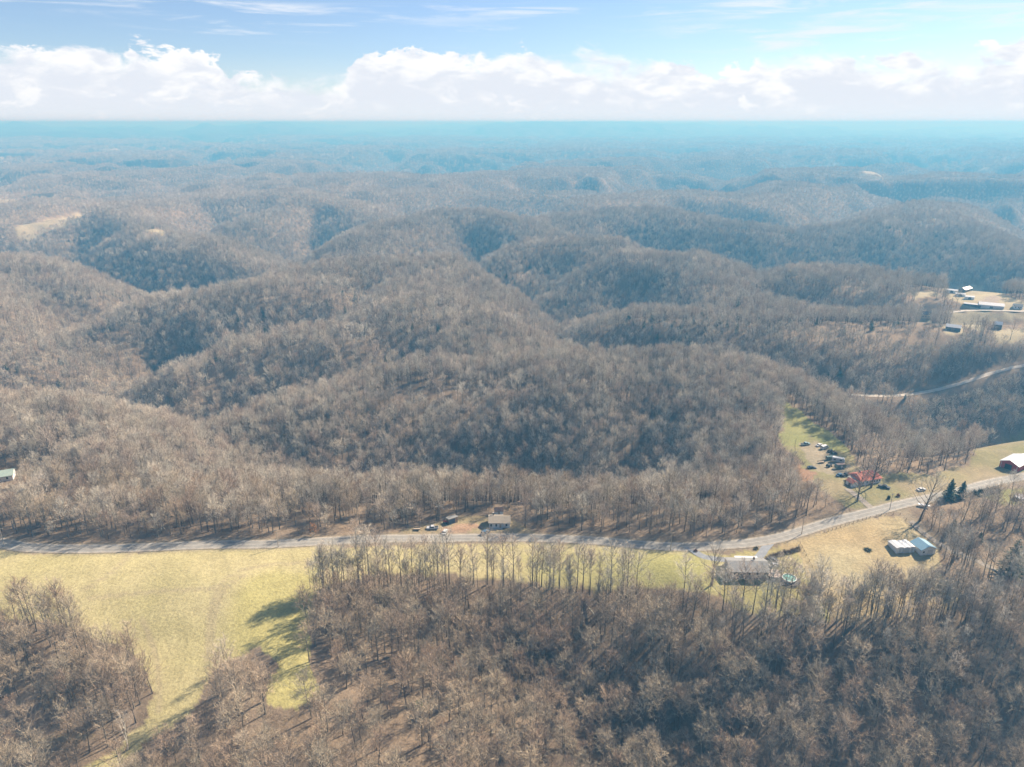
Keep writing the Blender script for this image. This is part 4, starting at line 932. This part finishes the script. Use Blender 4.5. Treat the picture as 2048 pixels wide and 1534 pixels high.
car('dark grey car under the end of the ranch house drive', 1545, 1123, hx + 2.2, 'suv', 'dark'); car('silver car beside the ranch house deck', 1547, 1132, hx + .3, 'sedan', 'silver')
car('black pickup parked right of the red roofed house', 1768, 976, hx - .75, 'pickup', 'black'); car('white van in the grassy yard, right one of the white pair', 1649, 897, hx + .45, 'van', 'white'); car('white car left of the white van in the grassy yard', 1639, 892, hx + .4, 'sedan', 'white')
car('teal pickup alone at the back of the dirt yard', 1611, 890, hx + .2, 'pickup', 'teal'); car('dark green van below the junk heap in the yard', 1661, 919, hx + .15, 'van', 'green'); camper('silver white camper trailer with a pale roof in the yard row', 1676, 924, hx - .55, 6.6, PAINT['silver'])
camper('dark box trailer with brown roof in the yard row', 1680, 937, hx + .1, 5.6, PAINT['green'], PAINT['brown'], 'box_trailer'); car('black pickup behind the little red roofed shed', 1692, 952, hx + .1, 'pickup', 'black'); car('dark blue car in shade beside the black pickup', 1680, 952, hx + .3, 'sedan', 'blue')
flatbed('low dark flat trailer in the middle of the dirt yard', 1642, 926, hx + .1, 3.6); car('dark grey car by the orange clay bank', 1623, 937, hx - .1, 'sedan', 'dark'); tractor('dark tractor left of the box trailer', 1658, 934, hx + .3, 'dark'); car('white car on the far side of the road by the junction', 1842, 981, hx + .2, 'sedan', 'white')
p_ = pick(1847, 1014); t = thing('boat', 'white boat on a trailer by the road junction', 'boat', (p_[0], p_[1], float(ground(*p_)) + .02), hx - .5)
MB().prism([(-2.3, .7), (1.4, .7), (2.6, 1.35), (-2.4, 1.25)], -.9, .9).build('hull', MW, t); MB().box((-.4, 0, 1.32), (2.6, 1.3, .06)).build('deck', PAINT['silver'], t); wheels(t, (-.6,), .95, .3); MB().tube([(1.4, 0, .6), (3.4, 0, .5)], [.06, .05]).build('tow_bar', M_DARK, t)
for k, (du_, dv_, L_, c) in enumerate(((0, 0, 1.6, 'dark'), (6, 2, 1.3, 'brown'), (-5, 1, 1.2, 'black'), (2, 4, 1.5, 'green'), (9, 5, 1.1, 'dark'))):
    p_ = pick(1662 + du_, 904 + dv_); t = thing('scrap_machine', ['square dark scrap machine at the back of the junk heap', 'brown scrap machine right of the dark one in the junk heap', 'black scrap machine at the left of the junk heap', 'green scrap machine in front of the junk heap', 'smallest dark scrap machine at the right of the junk heap'][k], 'scrap', (p_[0], p_[1], float(ground(*p_))), k * .9, 'junk heap in the yard')
    MB().box((0, 0, .6), (L_ * 1.4, L_, 1.0), (.7, .8)).build('housing', PAINT[c], t); MB().box((.2, .1, 1.3), (L_ * .5, L_ * .4, .6)).build('top_box', M_DARK, t); MB().wheel((L_ * .5, -L_ * .5, .35), .35, .2).build('wheel', M_TYRE, t); MB().tube([(-L_ * .5, 0, .9), (-L_ * 1.2, .3, 1.7)], [.07, .05]).build('arm', M_WOOD, t)
# ------------------------------------------------------------------ poles, fences, small things
def pole(u, v, h, label, rz=0):
    p_ = pick(u, v); t = thing('utility_pole', label, 'pole', (p_[0], p_[1], float(ground(*p_))), rz, 'utility poles along the road')
    MB().tube([(0, 0, -.8), (0, 0, h)], [.17, .11], 8).build('shaft', M_POLE, t); MB().box((0, 0, h - .5), (2.2, .12, .14)).build('crossarm', M_POLE, t)
    for x in (-.95, -.4, .4, .95): MB().tube([(x, 0, h - .42), (x, 0, h - .2)], [.05, .04], 6).build('insulator', M_FOUND, t)
pole(557, 1094, 9, 'pale utility pole on the field side of the road at left', .2); pole(9, 1092, 9, 'utility pole where the road meets the left edge', .3); pole(1341, 1101, 9.5, 'utility pole on the green grass by the gravel drive', .2)
pole(1603, 1069, 9, 'utility pole beside the shaded bend of the road', .5); pole(1779, 1020, 9, 'dark utility pole at the tip of the tan field by the junction', .4); pole(1898, 992, 9, 'utility pole near the two dark conifers', .4)
def fence(px, label, step=3.0, h=1.25, wire=True, group=None):
    P = spline([pick(u, v) for u, v in px], step); p0 = P[0]; t = thing('fence', label, 'fence', (p0[0], p0[1], float(ground(*p0))))
    Z = ground(P[:, 0], P[:, 1]); q = [(P[i, 0] - p0[0], P[i, 1] - p0[1], Z[i] - t.location[2]) for i in range(len(P))]
    for a in q: MB().box((a[0], a[1], a[2] + h / 2 - .2), (.15, .15, h + .4), (.85, .85)).build('post', M_WOOD, t)
    if wire:
        for zz in (.45, .95):
            m = MB(); m.tube([(a[0], a[1], a[2] + zz) for a in q], [.025] * len(q), 3); m.build('wire', M_DARK, t)
fence([(1600, 1088), (1612, 1112), (1624, 1136), (1632, 1160), (1640, 1185)], 'post and wire fence between the ranch yard and the tan field'); fence([(1648, 1066), (1690, 1052), (1740, 1036), (1772, 1030), (1800, 1030)], 'wooden post fence along the tip of the tan field by the road', 2.4)
fence([(1812, 1040), (1846, 1068), (1880, 1098), (1900, 1130)], 'post fence along the lane on the garage side of the tan field', 3.2)
fence([(1592, 880), (1590, 895), (1594, 912), (1604, 926), (1618, 938)], 'row of pale posts round the edge of the dirt yard', 2.2, 1.0, False)
def shrub(u, v, r, h, mat, label, seed=0, n=260, group=None, name='shrub', w=.16):
    p_ = pick(u, v); t = thing(name, label, 'shrub', (p_[0], p_[1], float(ground(*p_))), 0, group); g = Geo(); s_ = Geo(); q = np.random.RandomState(seed)
    for k in range(n):
        v_ = unit(q.randn(3)); v_[2] = abs(v_[2]); a = v_ * np.array([r, r, h]) * (.55 + .5 * q.rand()); g.blade(a * .45 + q.randn(3) * .05, a, w, q)
    for k in range(5): s_.tube([(q.randn() * .1, q.randn() * .1, -.3), (q.randn() * r * .3, q.randn() * r * .3, h * .6)], [.06, .02], 3)
    link('twigs', g.mesh('twigs', mat), t); link('stems', s_.mesh('stems', M_TRUNK), t)
M_RUST = plain('rust_leaves', (.26, .11, .06), .85, noise=.35); M_DKGRN = plain('dark_evergreen', (.035, .05, .03), .85, noise=.4); M_ORANGE = plain('orange_leaves', (.50, .26, .12), .85, noise=.25); M_LIME = plain('moss_green', (.10, .16, .035), .85, noise=.3)
shrub(1391, 1103, 1.4, 1.5, M_RUST, 'rust brown round shrub inside the left end of the gravel drive', 1); shrub(1512, 1098, 1.6, 1.5, plain('olive_twigs', (.15, .13, .06), .9, noise=.3), 'dark olive shrub where the gravel drive meets the road', 2)
shrub(1735, 1100, 2.6, .9, M_DKGRN, 'low dark bush alone in the middle of the tan field', 3, 320); shrub(1777, 998, 1.3, 2.6, M_DKGRN, 'left of two dark upright shrubs by the red roofed house', 4); shrub(1796, 993, 1.5, 2.2, M_RUST, 'right one of two upright shrubs by the red roofed house', 5)
shrub(838, 1412, 2.0, 3.0, M_LIME, 'bright green evergreen shrub on the sunlit spur', 6); shrub(1185, 1478, 2.0, 3.2, M_DKGRN, 'dark green evergreen shrub deep in the hollow', 7); shrub(2030, 1000, 2.4, 2.2, M_DKGRN, 'dark clipped shrub beside the white round pool at right edge', 8)
for k, (u, v) in enumerate(((1948, 992), (1962, 989), (1976, 986), (1990, 984))): shrub(u, v, 3.8, 4.2 + .6 * (k % 2), M_DKGRN, ['leftmost of the dark evergreen shrubs in a row below the road', 'second of the dark evergreen shrubs in a row below the road', 'third of the dark evergreen shrubs in a row below the road', 'rightmost of the dark evergreen shrubs in a row below the road'][k], 20 + k, 420, 'evergreen shrubs below the road')
q_ = spline([pick(u, v) for u, v in ((1532, 1104), (1545, 1096), (1562, 1090), (1580, 1086), (1598, 1080))], 2.6)
for k, a in enumerate(q_):
    u_, v_, _f = screen(np.array([[a[0], a[1], 0.]])); shrub(u_[0], v_[0], 2.2, 2.0 + .4 * (k % 3), M_BRUSH, 'brown bushy clump of the hedge on the road bank, %s from the left' % ORD[k], 40 + k, 300, 'hedge clumps on the bank', 'hedge_clump', .12)
p_ = pick(2043, 997); t = thing('swimming_pool', 'white rimmed round pool cut by the right edge of the picture', 'pool', (p_[0], p_[1], float(ground(*p_)))); MB().disc((0, 0), 3.2, 3.2, -.2, 1.1, 28, .96).build('wall', MW, t); MB().disc((0, 0), 3.05, 3.05, 0, .95, 28).build('cover', PAINT['silver'], t)
p_ = pick(1174, 1214); t = thing('fallen_log', 'pale fallen tree trunk lying aslant in the shady hollow', 'log', (p_[0], p_[1], float(ground(*p_)) + .3), yaw(1164, 1200, 1184, 1230)); MB().tube([(-5.5, 0, 1.2), (0, .1, .3), (5.5, 0, -.6)], [.12, .2, .28], 7).build('trunk', M_PALE, t); MB().tube([(-3, .05, .8), (-4.5, 1.2, 1.6)], [.08, .03], 4).build('branch', M_PALE, t)
for k, (u, v) in enumerate(((1590, 1128), (1602, 1133))):
    p_ = pick(u, v); t = thing('old_tyre', ['dark old tyre on the yard grass, left one of two', 'dark old tyre on the yard grass, right one of two'][k], 'tyre', (p_[0], p_[1], float(ground(*p_)) + .02), 0, 'tyres in the yard'); MB().disc((0, 0), .6, .6, 0, .3, 16, .55).build('tread', M_TYRE, t)
# ------------------------------------------------------------------ trees one can tell apart
def tree(u, v, T, C, label, s=1.0, rz=0., name='bare_tree', mt=None, mc=None, group=None):
    p_ = pick(u, v); t = thing(name, label, 'tree', (p_[0], p_[1], float(ground(*p_))), rz, group); t.scale = (s, s, s)
    link('trunk', T if not isinstance(T, Geo) else T.mesh('trunk', mt or M_TRUNK), t); link('crown', C if not isinstance(C, Geo) else C.mesh('crown', mc or M_TWIG), t); return t
TALL = []
for k in range(6):
    T, C = grow(700 + k, (24, 22, 25, 21, 23, 20)[k], (.20, .23, .19, .24, .21, .25)[k], (.46, .40, .5, .38, .44, .36)[k], 16, 7, 7, .055, trunk_r=.26); TALL.append((T.mesh('trunk', M_TRUNK), C.mesh('crown', M_TWIG)))
ROW1 = [(648, 1185), (668, 1178), (690, 1172), (720, 1165), (741, 1160), (759, 1168), (784, 1170), (803, 1174), (827, 1166), (852, 1162), (878, 1168), (901, 1170), (921, 1172), (948, 1168), (975, 1170), (1010, 1175), (1026, 1172), (1063, 1172), (1075, 1178), (1085, 1172), (1098, 1176), (1106, 1172), (1120, 1180), (1153, 1186), (1165, 1188), (1178, 1192), (1223, 1186), (1247, 1192), (1255, 1196), (1272, 1190)]
ROW2 = [(1366, 1215), (1446, 1222), (1482, 1220), (1506, 1228), (1530, 1222), (1536, 1226), (1552, 1226), (1563, 1222), (1575, 1228), (1592, 1222), (1610, 1226), (1630, 1228), (1647, 1236), (1682, 1238), (1694, 1234), (1716, 1238), (1731, 1230), (1742, 1238), (1753, 1236), (1766, 1230), (1776, 1238), (1782, 1234), (1791, 1236), (1800, 1234), (1815, 1238), (1823, 1232), (1830, 1236), (1839, 1240), (1848, 1234), (1870, 1238), (1884, 1232), (1899, 1236), (1906, 1230), (1928, 1240), (1937, 1236), (1972, 1244)]
ORD = ['first', 'second', 'third', 'fourth', 'fifth', 'sixth', 'seventh', 'eighth', 'ninth', 'tenth', 'eleventh', 'twelfth', 'thirteenth', 'fourteenth', 'fifteenth', 'sixteenth', 'seventeenth', 'eighteenth', 'nineteenth', 'twentieth']
ORD += ['twenty-' + x for x in ORD[:9]] + ['thirtieth'] + ['thirty-' + x for x in ORD[:9]]
q = np.random.RandomState(9)
for R_, lb, gp in ((ROW1, 'tall slender bare tree standing before the grass below the road, %s from the left', 'tall edge trees before the roadside grass'), (ROW2, 'tall slender bare tree standing before the tan field, %s from the left', 'tall edge trees before the tan field')):
    for k, (u, v) in enumerate(R_):
        a = TALL[q.randint(6)]; tree(u + q.randint(-2, 3), v + q.randint(-3, 3), a[0], a[1], lb % ORD[k], .9 + .3 * q.rand(), q.rand() * 6.28, group=gp)
BIG = [grow(800 + k, (21, 19, 23)[k], (.40, .38, .34)[k], (.24, .22, .26)[k], 18, 8, 8, .06, trunk_r=.42) for k in range(3)]
tree(1714, 1003, *BIG[0], 'dark spreading bare tree in front of the red roofed house', 1.0, 1); tree(1742, 975, *BIG[1], 'big bare tree rising over the red roof', 1.25, 2.2); tree(1838, 1042, *BIG[2], 'big dark leaning bare tree at the road junction', 1.1, .3).rotation_euler[1] = .1
tree(1423, 1170, *BIG[1], 'tall bare tree left of the ranch house', .95, 4); tree(455, 975, *BIG[0], 'pale spreading sycamore glowing against the dark hollow', 1.0, 3, 'sycamore_tree', M_PALE, plain('pale_twigs', (.60, .52, .40), .9, noise=.15))
tree(256, 1500, *BIG[2], 'pale grey forked bare tree at the narrow foot of the yellow field', .62, 2, mt=M_PALE); tree(628, 1072, *grow(811, 6, .36, .12, 10, 7, 10, .16, trunk_r=.1), 'small beech keeping orange leaves beside the road', 1, 0, 'beech_tree', None, M_ORANGE)
tree(1330, 818, *grow(812, 12, .36, .2, 12, 7, 9, .2, trunk_r=.15), 'reddish brown leafed tree in the middle of the grey woods', 1, 0, 'oak_tree', None, plain('red_brown_leaves', (.36, .19, .13), .9, noise=.25)); tree(1075, 1218, *grow(813, 8, .36, .2, 12, 7, 9, .16, trunk_r=.12), 'small tree with golden tan leaves in the shady hollow', 1, 0, 'beech_tree', None, plain('golden_leaves', (.50, .36, .17), .9, noise=.2))
CON = [conifer(900 + k, (9, 8, 12)[k], (2.6, 2.4, 3.8)[k], 15, 15, .5) for k in range(3)]; CM = [(T.mesh('trunk', M_TRUNK), C.mesh('crown', M_PINE)) for T, C in CON]
for u, v, k, s, lb in ((1897, 999, 0, 1.3, 'taller of two dark conifers beside the road'), (1922, 996, 1, 1.2, 'shorter of two dark conifers beside the road'), (2020, 1150, 2, 1.5, 'large green pine at the right edge below the lane'), (1905, 1062, 1, .8, 'thin green pine among bare trees beyond the lane'), (1958, 1085, 1, .7, 'small green pine among bare trees right of the garage'),
                       (200, 828, 1, 1.5, 'dark pine lowest of the evergreens in the left hollow'), (165, 836, 0, 1.3, 'leftmost dark pine in the left hollow'), (296, 780, 0, 1.5, 'dark pine in the middle of the left hollow'), (318, 768, 1, 1.6, 'dark pine right of the middle one in the left hollow'), (332, 752, 0, 1.5, 'topmost dark pine of the left hollow'), (120, 778, 1, 1.3, 'dark pine on the slope above the left hollow')):
    tree(u, v, CM[k][0], CM[k][1], lb, s, u * .1, 'pine_tree', group='evergreens')
FIR = [('bare_tree', u, v, lb) for u, v, lb in ((1888, 612, 'large bare tree before the white sheds of the far farm'), (1912, 616, 'smaller bare tree before the far farm sheds'), (1828, 600, 'bare tree at the left corner of the far farm field'), (1950, 665, 'bare tree between pale roofed barn and small grey barn'), (1965, 672, 'bare tree below the small grey barn of the far field'), (2020, 680, 'bare tree at the right end of the far tan field'))]
for k, (nm, u, v, lb) in enumerate(FIR): tree(u, v, TALL[k % 6][0] if k > 2 else NEAR[k][0], TALL[k % 6][1] if k > 2 else NEAR[k][1], lb, .9, k)


# ------------------------------------------------------------------ the air
def haze():
    y0, y1, x0, zt = -60, 47500, 40000, 201.0; zb = float(GZ.min()) - 1
    V = [(-x0, y0, zb), (x0, y0, zb), (x0, y1, zb), (-x0, y1, zb), (-x0, y0, zt), (x0, y0, zt), (x0, y1, zt), (-x0, y1, zt)]
    F = [(0, 3, 2, 1), (4, 5, 6, 7), (0, 1, 5, 4), (1, 2, 6, 5), (2, 3, 7, 6), (3, 0, 4, 7)]
    me = bpy.data.meshes.new('haze'); me.from_pydata(V, [], F); me.update()
    m = bpy.data.materials.new('haze'); m.use_nodes = True; nt = m.node_tree; nt.nodes.clear()
    v = nt.nodes.new('ShaderNodeVolumePrincipled'); v.inputs['Color'].default_value = (*HAZE_COL, 1); v.inputs['Density'].default_value = HAZE_D
    v.inputs['Anisotropy'].default_value = HAZE_G; v.inputs['Absorption Color'].default_value = (*HAZE_ABS, 1)
    out = nt.nodes.new('ShaderNodeOutputMaterial'); nt.links.new(v.outputs[0], out.inputs['Volume'])
    m.cycles.homogeneous_volume = True; m.cycles.volume_sampling = 'DISTANCE'
    me.materials.append(m); o = link('haze', me); tag(o, 'pale blue haze lying over the distant hills', 'haze', kind='stuff')
HAZE_COL, HAZE_ABS, HAZE_D, HAZE_G = (.12, .43, .73), (.60, .36, .06), 1 / 3100, .10
haze()
print('BUILD', round(time.time() - T0, 1), 's; points', len(WOOD), 'terrain z', GZ.min(), GZ.max())
